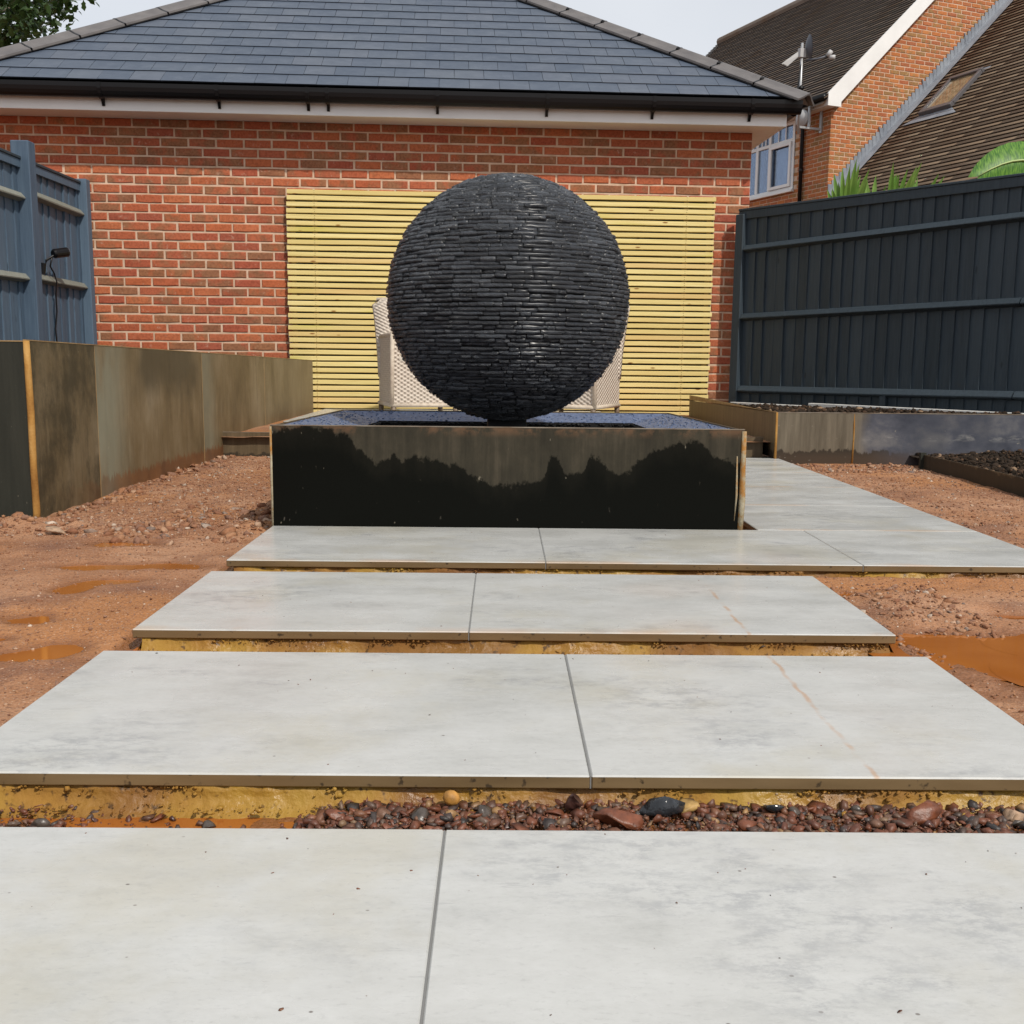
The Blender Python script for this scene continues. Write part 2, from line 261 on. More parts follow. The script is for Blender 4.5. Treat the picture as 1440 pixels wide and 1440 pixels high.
# steel plates
def mat_steel(name, kind):
    m = M(name, rough=0.5, spec=0.22); p = m.sep(m.obj()); P = m.obj(); x, y, z = p[0], p[1], p[2]
    streak = m.noise(3.0, 6, m.map(P, (9, 9, 0.8)), 0.65); big = m.noise(1.5, 4, m.map(P, (1.0, 1.0, 0.7)), 0.55)
    if kind == 'side':      # weathered brown grey, running along local x
        c = m.ramp(m.noise(2.6, 7, m.map(P, (1, 1, .6)), .66), (0.32, (0.085, 0.060, 0.030)), (0.46, (0.150, 0.110, 0.058)), (0.60, (0.200, 0.155, 0.092)), (0.72, (0.25, 0.205, 0.135)))
        c = m.mix(m.ma('MULTIPLY', m.step(streak, .48, .66), .45), c, (0.095, 0.070, 0.040))
        c = m.mix(m.ma('MULTIPLY', m.step(m.noise(24, 7, m.map(P, (1, 1, .10)), .72), .54, .68), .35), c, (0.27, 0.22, 0.14))
        for x0, w, k in ((.600, .45, .70), (2.05, .34, .40)):     # greenish bloom fading away from each welded seam
            g = m.ma('MULTIPLY', m.step(x, x0 - .004, x0 + .004), m.step(m.ma('ADD', x, m.ma('MULTIPLY', m.ma('SUBTRACT', m.noise(5, 6, m.map(P, (1, 1, .6)), .7), .5), .35)), x0 + w, x0 + .06))
            c = m.mix(m.ma('MULTIPLY', m.ma('MULTIPLY', g, m.step(m.noise(4, 5, m.map(P, (1, 1, .5))), .30, .55)), k), c, (0.22, 0.235, 0.18))
        dk = m.step(m.ma('ADD', x, m.ma('MULTIPLY', m.ma('SUBTRACT', m.noise(6, 5), .5), .03)), .604, .592)
        c = m.mix(m.ma('MULTIPLY', dk, m.ma('ADD', m.ma('MULTIPLY', m.step(m.noise(4, 6, m.map(P, (1, 1, .6)), .72), .60, .40), .6), .25)), c, (0.034, 0.030, 0.019))
        st_d = m.ma('MULTIPLY', m.step(m.ma('ADD', z, m.ma('MULTIPLY', m.noise(5, 5), .30)), .46, .64), m.step(m.ma('ABSOLUTE', m.ma('SUBTRACT', m.ma('ADD', x, m.ma('MULTIPLY', m.ma('SUBTRACT', m.noise(3, 5), .5), .7)), 1.55)), .55, .30))
        c = m.mix(m.ma('MULTIPLY', st_d, .75), c, (0.050, 0.040, 0.024))
        c = m.mix(m.ma('MULTIPLY', m.step(x, 3.2, 4.4), .35), c, (0.20, 0.165, 0.115))
        fr = m.ma('MULTIPLY', m.step(m.ma('ADD', z, m.ma('MULTIPLY', m.ma('SUBTRACT', m.noise(20, 6, m.map(P, (1.6, 1.6, 0.3)), 0.75), 0.5), 0.20)), 0.045, 0.030), m.step(x, .1, 1.2))
        c = m.mix(m.ma('MULTIPLY', fr, 0.85), c, m.ramp(m.noise(9, 4), (0.3, (0.10, 0.040, 0.018)), (0.7, (0.19, 0.080, 0.030))))
    elif kind == 'end':
        c = m.ramp(m.ma('ADD', m.ma('MULTIPLY', streak, 0.6), m.ma('MULTIPLY', big, 0.4)), (0.3, (0.016, 0.018, 0.014)), (0.6, (0.030, 0.031, 0.024)), (0.8, (0.055, 0.05, 0.036)))
    elif kind == 'box':     # black and wet below a ragged tide line
        c = m.ramp(m.ma('ADD', m.ma('MULTIPLY', m.noise(6, 7, m.map(P, (1, 1, 0.6)), .7), .55), m.ma('MULTIPLY', m.noise(20, 6, m.map(P, (1.5, 1, .10)), .7), .45)), (0.36, (0.018, 0.0155, 0.010)), (0.5, (0.033, 0.028, 0.018)), (0.64, (0.060, 0.049, 0.033)))
        c = m.mix(m.ma('MULTIPLY', m.ma('MULTIPLY', m.step(z, 0.300, 0.337), .6), m.step(m.noise(11, 6, rough=.7), 0.45, 0.6)), c, (0.15, 0.080, 0.042))
        fc = m.n('ShaderNodeFloatCurve'); cv = fc.mapping.curves[0]
        prof = [(0, .9), (.03, .97), (.12, .96), (.19, .78), (.22, .64), (.248, .65), (.262, .72), (.278, .67), (.31, .68), (.35, .66), (.40, .60), (.425, .54), (.455, .44), (.50, .42), (.535, .45), (.578, .50), (.596, .69), (.616, .62), (.640, .54), (.664, .58), (.680, .71), (.703, .66), (.728, .56), (.755, .58), (.80, .77), (.85, .84), (.895, .86), (.94, .73), (1, .68)]
        for i, (a, b) in enumerate(prof):
            if i == 0: cv.points[0].location = (a, b)
            elif i == len(prof) - 1: cv.points[-1].location = (a, b)
            else: cv.points.new(a, b)
        fc.mapping.update(); m.put(fc.inputs[1], m.ma('DIVIDE', x, 1.586))
        h = m.ma('ADD', m.ma('DIVIDE', z, 0.338), m.ma('MULTIPLY', m.ma('SUBTRACT', m.noise(11, 9, m.map(P, (1.5, 1, 0.9)), 0.74), 0.5), 0.42))
        wetd = m.ma('SUBTRACT', fc.outputs[0], h); wetf = m.ma('ADD', m.ma('MULTIPLY', m.step(wetd, -0.022, 0.018), .90), m.ma('MULTIPLY', m.step(wetd, .0, .25), .10)); dr = m.step(m.noise(13, 3, m.map(P, (2.2, 1, .03)), .6), .66, .70); wetf = m.ma('MAXIMUM', wetf, m.ma('MULTIPLY', m.ma('MULTIPLY', dr, m.step(wetd, -.30, -.12)), .7))
        c = m.mix(wetf, c, (0.0035, 0.0038, 0.0028)); m.set('spec', m.mix(wetf, (.2,) * 3, (.06,) * 3))
        c = m.mix(m.ma('MULTIPLY', m.step(m.noise(40, 5, m.map(P, (1, 1, 0.3))), 0.70, 0.76), 0.25), c, (0.24, 0.21, 0.17)); m.set('rough', m.mix(wetf, (0.6,) * 3, (0.5,) * 3))
    elif kind == 'blue':    # right-hand planter: brown left third, blue grey mill scale beyond
        blue = m.ramp(m.noise(3.5, 5, m.map(P, (1, 1, 1.4)), 0.6), (0.34, (0.034, 0.038, 0.052)), (0.5, (0.072, 0.076, 0.094)), (0.66, (0.15, 0.145, 0.145)))
        blue = m.mix(m.ma('MULTIPLY', m.step(m.noise(2.2, 4, m.map(P, (1, 1, .25), (3, 0, 0))), .5, .6), .5), blue, (0.036, 0.040, 0.054)); blue = m.mix(m.ma('MULTIPLY', m.ma('MULTIPLY', m.step(m.ma('ABSOLUTE', m.ma('SUBTRACT', z, .13)), .03, .005), m.step(m.noise(8, 6, m.map(P, (.4, 1, 1)), .7), .5, .62)), .5), blue, (0.30, 0.29, 0.27))
        br = m.ramp(streak, (0.3, (0.080, 0.066, 0.046)), (0.7, (0.16, 0.135, 0.098)))
        c = m.mix(m.step(m.ma('ADD', x, m.ma('MULTIPLY', big, 0.5)), 0.70, 0.85), br, blue)
        fr = m.step(m.ma('ADD', z, m.ma('MULTIPLY', m.ma('SUBTRACT', m.noise(14, 5, m.map(P, (1.2, 1, 0.5)), 0.7), 0.5), 0.14)), 0.052, 0.04)
        c = m.mix(m.ma('MULTIPLY', fr, m.step(x, 0.9, 0.5)), c, (0.030, 0.024, 0.017))
        c = m.mix(m.ma('MULTIPLY', m.step(z, 0.07, 0.0), 0.25), c, (0.13, 0.08, 0.05))
        c = m.mix(m.ma('MULTIPLY', m.step(m.noise(45, 5, m.map(P, (0.6, 1, 1))), 0.68, 0.74), 0.6), c, (0.26, 0.24, 0.2))
    else:                   # 'brown'
        c = m.ramp(streak, (0.3, (0.075, 0.055, 0.032)), (0.7, (0.145, 0.108, 0.065)))
        fr = m.step(m.ma('ADD', z, m.ma('MULTIPLY', m.ma('SUBTRACT', m.noise(16, 5, m.map(P, (1, 1, 0.7)), 0.7), 0.5), 0.10)), 0.055, 0.045)
        c = m.mix(m.ma('MULTIPLY', fr, 0.8), c, (0.028, 0.023, 0.017))
    c = m.mix(m.ma('MULTIPLY', m.step(m.noise(55, 3, m.map(P, (1, 1, 0.5))), 0.70, 0.76), 0.35), c, (0.36, 0.32, 0.24))
    m.set('col', c); m.bump(m.noise(70, 5, m.map(P, (1.5, 1.5, 0.6))), 0.12, 0.003); return m
STEEL = {k: mat_steel('steel_' + k, k) for k in ('side', 'end', 'box', 'blue', 'brown')}
m = RUST = M('rusty_weld', rough=0.85, spec=0.2); m.set('col', m.ramp(m.noise(16, 5, m.map(m.pos(), (1, 1, 0.5))), (0.3, (0.20, 0.085, 0.02)), (0.55, (0.36, 0.19, 0.05)), (0.75, (0.46, 0.28, 0.10)))); m.bump(m.noise(110, 4), 0.5, 0.004)
m = EDGEM = M('scaled_edge', rough=.8, spec=.2); m.set('col', m.ramp(m.noise(22, 6, m.map(m.pos(), (1, 1, .6)), .7), (.38, (.30, .14, .035)), (.5, (.30, .25, .16)), (.65, (.40, .36, .27)))); m.bump(m.noise(110, 4), .5, .004)
m = RIM = M('steel_rim', rough=0.6, spec=0.4); m.set('col', m.ramp(m.noise(12, 5), (0.3, (0.20, 0.12, 0.05)), (0.7, (0.33, 0.23, 0.11))))
m = RIMG = M('grey_steel_rim', rough=0.55, spec=0.4); m.set('col', m.ramp(m.noise(12, 5), (0.35, (0.12, 0.085, 0.055)), (0.7, (0.24, 0.21, 0.17))))
m = SPH = M('wet_slate', rough=0.3, spec=0.55); r = m.rnd()
m.set('coat', 0.42); m.set('coatr', 0.27); c = m.ramp(r, (0, (0.014, 0.017, 0.022)), (0.5, (0.028, 0.033, 0.042)), (0.9, (0.048, 0.056, 0.068)), (1, (0.090, 0.099, 0.112))); c = m.mix(m.step(m.noise(45, 4), 0.4, 0.75), c, (1.5, 1.5, 1.5), 'MULTIPLY'); m.set('col', c)
m.set('rough', m.ramp(m.noise(60, 4), (0.3, 0.26), (0.7, 0.55))); m.bump(m.ma('ADD', m.noise(95, 7, m.map(m.pos(), (1, 1, 1.4)), 0.75), m.ma('MULTIPLY', m.noise(15, 3), 2.6)), 1.0, 0.020)
BLACK = M('black_core', rough=0.6, spec=0.3, col=(0.006, 0.006, 0.006))
m = COPE = M('wet_lining_sky_tint', rough=0.45, spec=0.25); m.set('col', m.ramp(m.noise(45, 5, rough=.7), (0.35, (0.055, 0.078, 0.145)), (0.65, (0.125, 0.165, 0.265)))); m.bump(m.ma('ADD', m.vor(70), m.noise(140, 3)), 0.4, 0.005)  # blue base colour stands in for sky reflected off the wet stone
m = WATER = M('dark_pool_water', rough=0.03, spec=0.5, col=(0.004, 0.005, 0.005)); m.bump(m.noise(26, 2), 0.12, 0.01)
def mat_paint(name, a, b):
    m = M(name, rough=0.62, spec=0.3); o = m.n('ShaderNodeObjectInfo').outputs['Random']; g = m.noise(4, 6, m.map(m.pos(), (14, 14, 0.8)), 0.65, 0.4)
    c = m.ramp(m.ma('ADD', m.ma('MULTIPLY', g, 0.75), m.ma('MULTIPLY', o, 0.3)), (0.3, a), (0.75, b))
    c = m.mix(m.ma('MULTIPLY', m.step(m.vor(1.0, m.map(m.pos(), (9, 9, 2.6))), 0.10, 0.04), 0.6), c, tuple(x * 0.45 for x in a))
    m.set('col', c); m.bump(m.noise(11, 5, m.map(m.pos(), (16, 16, 1.2))), 0.35, 0.004); return m
FENCE = mat_paint('shaded_fence_paint', (0.024, 0.035, 0.045), (0.045, 0.062, 0.077))  # same paint as the left fence, with shade put into its colour
FENCEL = mat_paint('sunlit_fence_paint', (0.055, 0.086, 0.128), (0.098, 0.145, 0.20))  # paler copy of the fence paint, with sunlight put into its colour
RAILL = mat_paint('sunlit_rail_paint', (0.16, 0.168, 0.145), (0.24, 0.245, 0.21))  # paler rails, the sun on their tops put into the colour
m = SOIL = M('dark_soil', rough=0.95, spec=0.2); m.set('col', m.ramp(m.rnd(), (0, (0.016, 0.011, 0.007)), (0.7, (0.034, 0.022, 0.014)), (0.92, (0.075, 0.042, 0.024)), (1, (0.24, 0.16, 0.10)))); m.bump(m.noise(90, 4), 0.6, 0.006)
PALEC = M('pale_concrete', rough=0.8, spec=0.2); PALEC.set('col', PALEC.ramp(PALEC.noise(15, 5), (0.3, (0.46, 0.45, 0.43)), (0.7, (0.60, 0.60, 0.58))))

# ---------------------------------------------------------------- THE GROUND
PUD = [(-0.147, 2.123, .06, .06, 1), (-0.20, 2.06, .06, .03, .9), (-0.322, 2.358, .075, .06, 1), (-0.33, 2.18, .06, .03, .9), (-0.22, 2.97, .13, .045, 1), (-0.344, 2.69, .055, .09, 1), (-0.265, 2.77, .06, .03, 1), (-0.42, 2.95, .10, .04, 1),
       (-0.43, 3.32, .10, .05, .9), (1.90, 2.13, .24, .14, 1.2), (1.73, 2.27, .07, .06, 1), (2.15, 2.2, .22, .12, 1.1), (1.90, 1.98, .10, .10, 1), (2.0, 2.452, .10, .03, 1), (1.69, 2.68, .05, .05, 1), (2.2, 2.45, .1, .03, 1)]
WL = -0.0418
def ground_z(x, y):
    z = -0.031 + 0.020 * fbm(x * 2.1 + 3, y * 2.1) + 0.014 * fbm(x * 14, y * 14 + 9) + 0.006 * fbm(x * 60, y * 60)
    for px, py, a, b, k in PUD:
        d = ((x - px) / a) ** 2 + ((y - py) / b) ** 2; z = z - 0.017 * k * np.exp(-d * 0.8)
    for px, py, a, b, k in ((-0.95, 3.62, .26, .10, .030), (-0.09, 3.60, .12, .13, .016), (-0.40, 3.55, .25, .08, .010), (-0.12, 3.95, .1, .35, .012), (1.78, 2.52, .14, .16, .012), (1.72, 2.36, .05, .10, .012)):
        d = ((x - px) / a) ** 2 + ((y - py) / b) ** 2; z = z + k * np.exp(-d) * (1 + 1.6 * fbm(x * 22, y * 22))
    under = ((x > -0.02) & (x < 1.63)) & (y < 3.5) & (y > -0.5)
    z = np.where(under, np.minimum(z, np.where(y < 1.6, -0.0595 + .0115 * np.clip((x - .46) / .15, 0, 1) + .009 * np.clip((.22 - x) / .12, 0, 1) * np.clip((1.345 - y) / .03, 0, 1), -0.050) + 0.010 * fbm(x * 30, y * 30) + 0.006 * fbm(x * 90, y * 90)), z)
    und2 = (x > 1.6) & (x < 2.42) & (y > 2.86) & (y < 6.2)
    z = np.where(und2, np.minimum(z, -0.05), z)
    return z
def grid(x0, x1, y0, y1, st, zf):
    xs = np.arange(x0, x1 + st / 2, st); ys = np.arange(y0, y1 + st / 2, st); X, Y = np.meshgrid(xs, ys); Z = zf(X, Y)
    nx, ny = len(xs), len(ys); i = (np.arange(ny - 1)[:, None] * nx + np.arange(nx - 1)[None]).ravel()
    return np.stack([X.ravel(), Y.ravel(), Z.ravel()], -1), np.stack([i, i + 1, i + nx + 1, i + nx], -1)
V, F = grid(-3.4, 5.6, 0.1, 6.5, 0.018, ground_z)
# a plain sheet to the horizon, under the garden's own finely shaped surface
far = [(-400, -300, -0.16), (400, -300, -0.16), (400, 500, -0.16), (-400, 500, -0.16)]
nV = len(V); V = np.vstack([V, far]); F = np.vstack([F, [[nV, nV + 1, nV + 2, nV + 3]]])
g = link('ground', npmesh('ground', V, F, GROUND, True)); tag(g, 'reddish brown crushed stone ground around the paving', kind='structure')
for k, (x, y, a, b, _) in enumerate(PUD):
    mb = MB(); n = 28; mb.add([(x, y, 0)] + [(x + 1.45 * a * math.cos(t * 2 * math.pi / n), y + 1.45 * b * math.sin(t * 2 * math.pi / n), 0) for t in range(n)], [(0, 1 + t, 1 + (t + 1) % n) for t in range(n)])
    tag(mb.build('puddle', PUDDLE, loc=(0, 0, WL + 0.00015 * k)), 'orange muddy puddle on the crushed stone', kind='structure')
for nm, (x0, x1, y0, y1, z) in (('a', (0.0, 1.6, 2.0, 2.16, -0.0470)), ('b', (0.0, 0.75, 1.22, 1.42, -0.0575))):
    mb = MB(); n = 40; pts = [(x0 + (x1 - x0) * i / n, y0, z) for i in range(n + 1)] + [(x0 + (x1 - x0) * i / n, y1, z) for i in range(n, -1, -1)]
    mb.add(pts, [tuple(range(len(pts)))]); tag(mb.build('puddle', PUDDLE), 'orange muddy water lying between the rows of slabs', kind='structure')
# fine stones bedded in the ground
def scatter(n, x0, x1, y0, y1, smin, smax, keep=None, sink=0.35):
    x = RNG.uniform(x0, x1, n); y = RNG.uniform(y0, y1, n); k = np.ones(n, bool)
    k &= ~((x > -0.01) & (x < 1.62) & (y < 3.5)); k &= ~((x > 1.6) & (x < 2.41) & (y > 2.875)); k &= ~((x > -0.02) & (x < 1.66) & (y > 3.4))
    k &= ~((x < -0.9) & (y > 3.76)); k &= ~((x > 3.14) & (y > 4.4)) & ~((x > 2.36) & (y > 6.04))
    if keep is not None: k &= keep(x, y)
    x, y = x[k], y[k]; s = smin + (smax - smin) * RNG.random(len(x)) ** 3; z = ground_z(x, y)
    ok = z > WL - 0.002; x, y, z, s = x[ok], y[ok], z[ok], s[ok]
    return np.stack([x, y, z + s * sink * 0.3], -1), s
A = [scatter(15000, -1.7, 0.0, 1.2, 3.9, .0010, .0045), scatter(11000, 1.6, 3.3, 1.2, 3.2, .0010, .0045), scatter(11000, -1.0, 0.0, 3.4, 6.2, .002, .008), scatter(13000, 1.8, 3.3, 3.0, 6.05, .0018, .007),
     scatter(110, -1.5, 0, 1.5, 6.1, .006, .014), scatter(60, 1.7, 3.2, 2.0, 6.0, .006, .012), scatter(420, -1.5, -.25, 3.4, 3.82, .004, .019),
     scatter(420, -.97, -.80, 3.8, 6.2, .006, .019, sink=1), scatter(650, 2.3, 3.2, 5.6, 6.05, .005, .016), scatter(700, 1.62, 1.92, 2.1, 2.75, .0025, .010), scatter(260, -.5, -.02, 3.3, 4.1, .006, .02)]
V, F = stones(np.vstack([a[0] for a in A]), np.concatenate([a[1] for a in A]))
tag(link('gravel', npmesh('gravel', V, F, PEBBLE)), 'loose small stones bedded in the reddish ground', 'gravel', kind='stuff')
# rubble in the gap between the two nearest rows
n = 14000; x = RNG.uniform(0.0, 1.62, n); y = RNG.uniform(1.22, 1.385, n); dens = np.where(x < 0.42, 0.30, 1.0); dens = np.where((x > 0.22) & (x < 0.50), 0.06, dens); k = RNG.random(n) < dens; x, y = x[k], y[k]
s = 0.0014 + 0.0080 * RNG.random(len(x)) ** 5; z = np.where(x > 0.52, -0.046, np.where(x < .2, -.050, -.058)) + np.where(x > 0.55, 0.010, 0.001) * np.clip(1 - np.abs(y - 1.30) / 0.1, 0, 1) * RNG.random(len(x)) + s * 0.25
V, F = stones(np.stack([x, y, z], -1), s, 0.75); tag(link('rubble', npmesh('rubble', V, F, RUBBLE)), 'wet brown rubble in the gap behind the nearest slabs', 'rubble', kind='stuff')
_protos = []
def stone_mesh(k, mat):
    rng = np.random.default_rng(50 + k); V = angular(ICO2_V, 9, rng, .26, .60) * np.array([rng.uniform(1.5, 2.1), rng.uniform(1.0, 1.4), rng.uniform(.9, 1.2)]); me = npmesh('stone', V, ICO2_F, mat); return me
for mt in STONES: _protos += [stone_mesh(len(_protos) + q, mt) for q in range(3)]
def stone(x, y, z, s, me, label, group=None, rz=0, name='stone', cat='stone'):
    o = link(name, me, None, (x, y, z), (random.uniform(-.4, .4), random.uniform(-.4, .4), rz)); o.scale = (s, s, s); return tag(o, label, cat, group)
spots = []
for i in range(84):
    for _ in range(40):
        x = random.uniform(0.55, 1.56) if i > 10 else random.uniform(0.1, 0.5); y = random.uniform(1.285, 1.355); s = .0045 + .0075 * random.random() ** 2
        if all((x - a) ** 2 + (y - b) ** 2 > (s + c_) ** 2 * 0.8 for a, b, c_ in spots) and all(abs(x - q) > .03 for q in (.999, .708, 1.038)): break
    spots.append((x, y, s))
    k = random.randrange(12); hue = ('brown', 'brick red', 'grey', 'plum coloured')[k // 3]; part = 'in the stony right part of the gap' if x > .52 else 'beside the muddy water left in the gap'
    stone(x, y, (-0.044 if x > .52 else -.050 if x < .2 else -.057) + s * .5, s, _protos[k], 'small wet %s stone %s' % (hue, part), 'small %s stones %s' % (hue, part), random.uniform(0, 6))
stone(0.985, 1.338, -0.030, .0245, stone_mesh(91, FLINT), 'largest glossy black flint lying in the gap behind the nearest slabs', rz=-.3, name='flint')
stone(0.708, 1.352, -0.025, .0125, npmesh('pebble', ICO2_V * [1, .8, .85], ICO2_F, OCHRE, True), 'rounded orange ochre pebble in the gap behind the nearest slabs', name='pebble', cat='pebble')
stone(1.034, 1.345, -0.030, .0135, stone_mesh(92, TAN), 'yellow tan stone just right of the big black flint', rz=.6)
stone(0.873, 1.345, -0.026, .017, stone_mesh(93, STONES[3]), 'plum brown stone standing tallest in the gap between orange pebble and black flint', rz=1.2)
stone(0.938, 1.305, -0.036, .024, stone_mesh(94, STONES[1]), 'flat pinkish brown stone in front of the big black flint', rz=.1)
stone(1.145, 1.34, -0.033, .0125, stone_mesh(95, FLINT), 'small black flint with yellow stone to its left in the gap', name='flint')
stone(1.47, 1.325, -0.036, .017, stone_mesh(96, PALE), 'pale tan pebble near the right end of the stony gap', name='pebble', cat='pebble')
stone(1.34, 1.32, -0.034, .021, stone_mesh(97, STONES[1]), 'flat brick red stone towards the right end of the stony gap', rz=.2)
stone(-0.71, 3.46, -0.024, .026, stone_mesh(98, PALE), 'pale rounded stone below the corner of the tall steel planter', name='pebble', cat='pebble')
stone(1.33, 2.145, -0.034, .014, stone_mesh(99, STONES[2]), 'grey brown stone on the yellow mortar behind the second row', rz=1)

# ---------------------------------------------------------------- PAVING: rows of slabs on a yellow sand and cement bed
def bed(name, x0, x1, y0, y1, label):
    mb = MB(); nx = max(int((x1 - x0) / 0.008), 10); rows = 6; vs_ = []; fs = []
    for i in range(nx + 1):
        x = x0 + (x1 - x0) * i / nx
        f = lambda a, b, q: float(fbm(np.array(x * a + b), np.array(q), 4))
        rag = f(18, y0 * 9, 2.0); gap = max(0.0, f(6, y0 * 31, 9.0) - 0.08) * 0.05
        for r in range(rows):
            t = r / (rows - 1)
            yy = y0 + 0.009 + 0.018 * rag * (1 - t) + 0.016 * f(25, 3 + r * 5, y0) - 0.045 * t * t + 0.02 * f(4, y0 * 7, 3) * t + (gap if r == 0 else gap * 0.3)
            vs_.append((x, max(yy, y0 - 0.06) if r else yy, -0.0203 - 0.047 * t - (gap * 0.12 if r == 0 else 0)))
        vs_.append((x, y1 - 0.02, -0.0203))
    R = rows + 1
    for i in range(nx):
        for r in range(rows - 1): a = i * R + r; fs.append((a, a + 1, a + R + 1, a + R))
        a = i * R; fs.append((a, a + R, a + R + rows, a + rows))
    mb.add(vs_, fs); mb.add([(x0, y0 + .02, -.0203), (x0, y1 - .02, -.0203), (x0 - .015, y1 - .02, -.06), (x0 - .015, y0 - .01, -.06)], [(0, 1, 2, 3)]); mb.add([(x1, y0 + .02, -.0203), (x1, y1 - .02, -.0203), (x1 + .015, y1 - .02, -.06), (x1 + .015, y0 - .01, -.06)], [(0, 1, 2, 3)])
    return tag(mb.build(name, BED, smooth=True), label, kind='structure')
def slab(par, x0, x1, y0, y1, zt=0.0, th=0.02, label=None):
    mb = MB(); g_ = 0.0009; w, d = x1 - x0 - 2 * g_, y1 - y0 - 2 * g_; b = 0.0022
    mb.cbox(0, w, 0, d, -th, 0, b); me = mb.mesh('paving_slab', [SLAB, SLABEDGE])
    for p in me.polygons:
        if abs(p.normal.z) < 0.4 or p.normal.z < -0.5: p.material_index = 1
    o = link('paving_slab', me, par, (x0 + g_, y0 + g_, zt)); o.rotation_euler = (random.uniform(-.0006, .0006), random.uniform(-.0006, .0006), 0)
    if label: o['label'] = label
    return o
XR = 1.611
rows = [(0.606, 1.2055, [-0.0, .7067, XR]), (1.371, 1.971, [0, .9, XR]), (2.129, 2.729, [0, .7067, XR]), (2.8825, 3.4825, [0, .9, 1.8, 2.4])]
nms = ['nearest row of pale paving slabs', 'second row of pale paving slabs', 'third row of pale paving slabs', 'row of pale paving slabs along the foot of the water trough']
for (y0, y1, xs), nm in zip(rows, nms):
    p = bed('path', xs[0] + .02, xs[-1] - .01, y0, y1, nm + ' on a yellow mortar bed')
    for a, b in zip(xs, xs[1:]): slab(p, a, b, y0, y1)
    for b in xs[1:-1]: mb = MB(); mb.box(b - .00095, b + .00095, y0 + .002, y1 - .002, -.0195, -.0012); mb.build('grout_joint', GROUT, p)
p = bed('path', 1.66, 2.38, 3.485, 6.09, 'side path of pale slabs running back past the trough')
for k in range(5): slab(p, 1.645, 2.4, 3.485 + k * .603, min(3.485 + (k + 1) * .603, 6.095))
# crumbs of mortar along the top of each bed
A = []
for (y0, y1, xs), k in zip(rows[1:], (1500, 1100, 900)):
    x = RNG.uniform(0, xs[-1], k); cl = fbm(x * 9, x * 0 + y0 * 7) > 0.02; x = x[cl]; A.append(np.stack([x, y0 + RNG.uniform(.0, .02, len(x)), -.022 - .012 * RNG.random(len(x)) ** 2], -1)); x = RNG.uniform(0, xs[-1], k // 3); A.append(np.stack([x, y0 - RNG.uniform(.0, .03, len(x)), -.042 - .006 * RNG.random(len(x))], -1))
A = np.vstack(A); V, F = stones(A, .0012 + .0035 * RNG.random(len(A)) ** 3); tag(link('mortar_crumbs', npmesh('mortar_crumbs', V, F, BED)), 'crumbs of yellow mortar under the slab edges', 'mortar crumbs', kind='stuff')
# flakes of mud and grit trodden onto the slabs
x = RNG.uniform(.02, 1.59, 240); r_ = RNG.integers(0, 4, 240); y = np.array([rows[k][0] for k in r_]) + .595 * RNG.random(240) ** np.where(RNG.random(240) < .5, .35, 1.0); sz = RNG.uniform(.0005, .0013, 240) + .0012 * RNG.random(240) ** 8
V, F = stones(np.stack([x, y, sz * .2], -1), sz, .35); tag(link('grit', npmesh('grit', V, F, RUBBLE)), 'specks of mud and grit lying on the pale slabs', 'grit', kind='stuff')
# patio beyond the steel riser
V, F = grid(-3.0, 3.4, 6.16, 9.3, 0.05, lambda x, y: 0.088 + 0.012 * fbm(x * 9, y * 9)); pt = tag(link('patio', npmesh('patio', V, F, GROUND, True)), 'raised patio between the trough and the garage', kind='structure')
for i in range(3):
    for j in range(3):
        x0 = -0.735 + i * .9; y0 = 7.2 + j * .6; slab(pt, x0, min(x0 + .9, 1.62), y0, min(y0 + .6, 8.98), 0.118, 0.024)
t = thing('steel_riser', 'low steel riser across the back of the gravel with damp foot', 'steel riser', (-0.885, 6.20, -0.06))
mb = MB(); mb.cbox(0, 3.22, 0, .006, 0, .172, .001); mb.build('steel_plate', STEEL['brown'], t); mb = MB(); mb.box(0, 3.22, -.0008, .0068, .172, .175); mb.build('rim', RIMG, t)

# ---------------------------------------------------------------- WATER TROUGH and slate sphere
BX, BY, BZ, BD = 1.586, 3.484, 0.338, 1.60
t = thing('water_trough', 'square black wet steel trough under the slate sphere', 'water trough', (0, BY, 0))
mb = MB(); mb.cbox(0, BX, 0, .006, -.03, BZ, .001); mb.build('front_panel', STEEL['box'], t)
sl_ = lambda d: BZ - .017 * d
def plate(x0, x1, y0, y1, za, zb, zl=-.03):   # vertical plate whose top falls from za (y0) to zb (y1)
    mb = MB(); mb.add([(x0, y0, zl), (x1, y0, zl), (x1, y1, zl), (x0, y1, zl), (x0, y0, za), (x1, y0, za), (x1, y1, zb), (x0, y1, zb)], [(0, 1, 2, 3), (4, 5, 6, 7), (0, 1, 5, 4), (1, 2, 6, 5), (2, 3, 7, 6), (3, 0, 4, 7)]); return mb
for x0 in (0, BX - .006): plate(x0, x0 + .006, .006, BD, BZ, sl_(BD)).build('side_panel', STEEL['brown'], t)
plate(.006, BX - .006, BD - .006, BD, sl_(BD), sl_(BD)).build('back_panel', STEEL['brown'], t)
mb = MB(); mb.tube([(BX - .001, .0, -.02), (BX + .002, -.001, .1), (BX, -.001, .22), (BX, -.001, BZ - .004)], [.009, .011, .009, .008], 8); mb.tube([(BX - .022, -.001, .03), (BX - .018, -.002, .12), (BX - .021, -.001, .25)], [.001, .004, .002], 6); mb.build('corner_weld', EDGEM, t, True)
mb = MB(); mb.tube([(.001, 0, -.02), (.001, 0, .15), (.001, 0, BZ - .003)], .004, 6); mb.build('corner_weld', EDGEM, t, True)
mb = MB(); mb.box(-.001, BX + .001, -.001, .009, BZ, BZ + .003); mb.build('rim', RIMG, t)
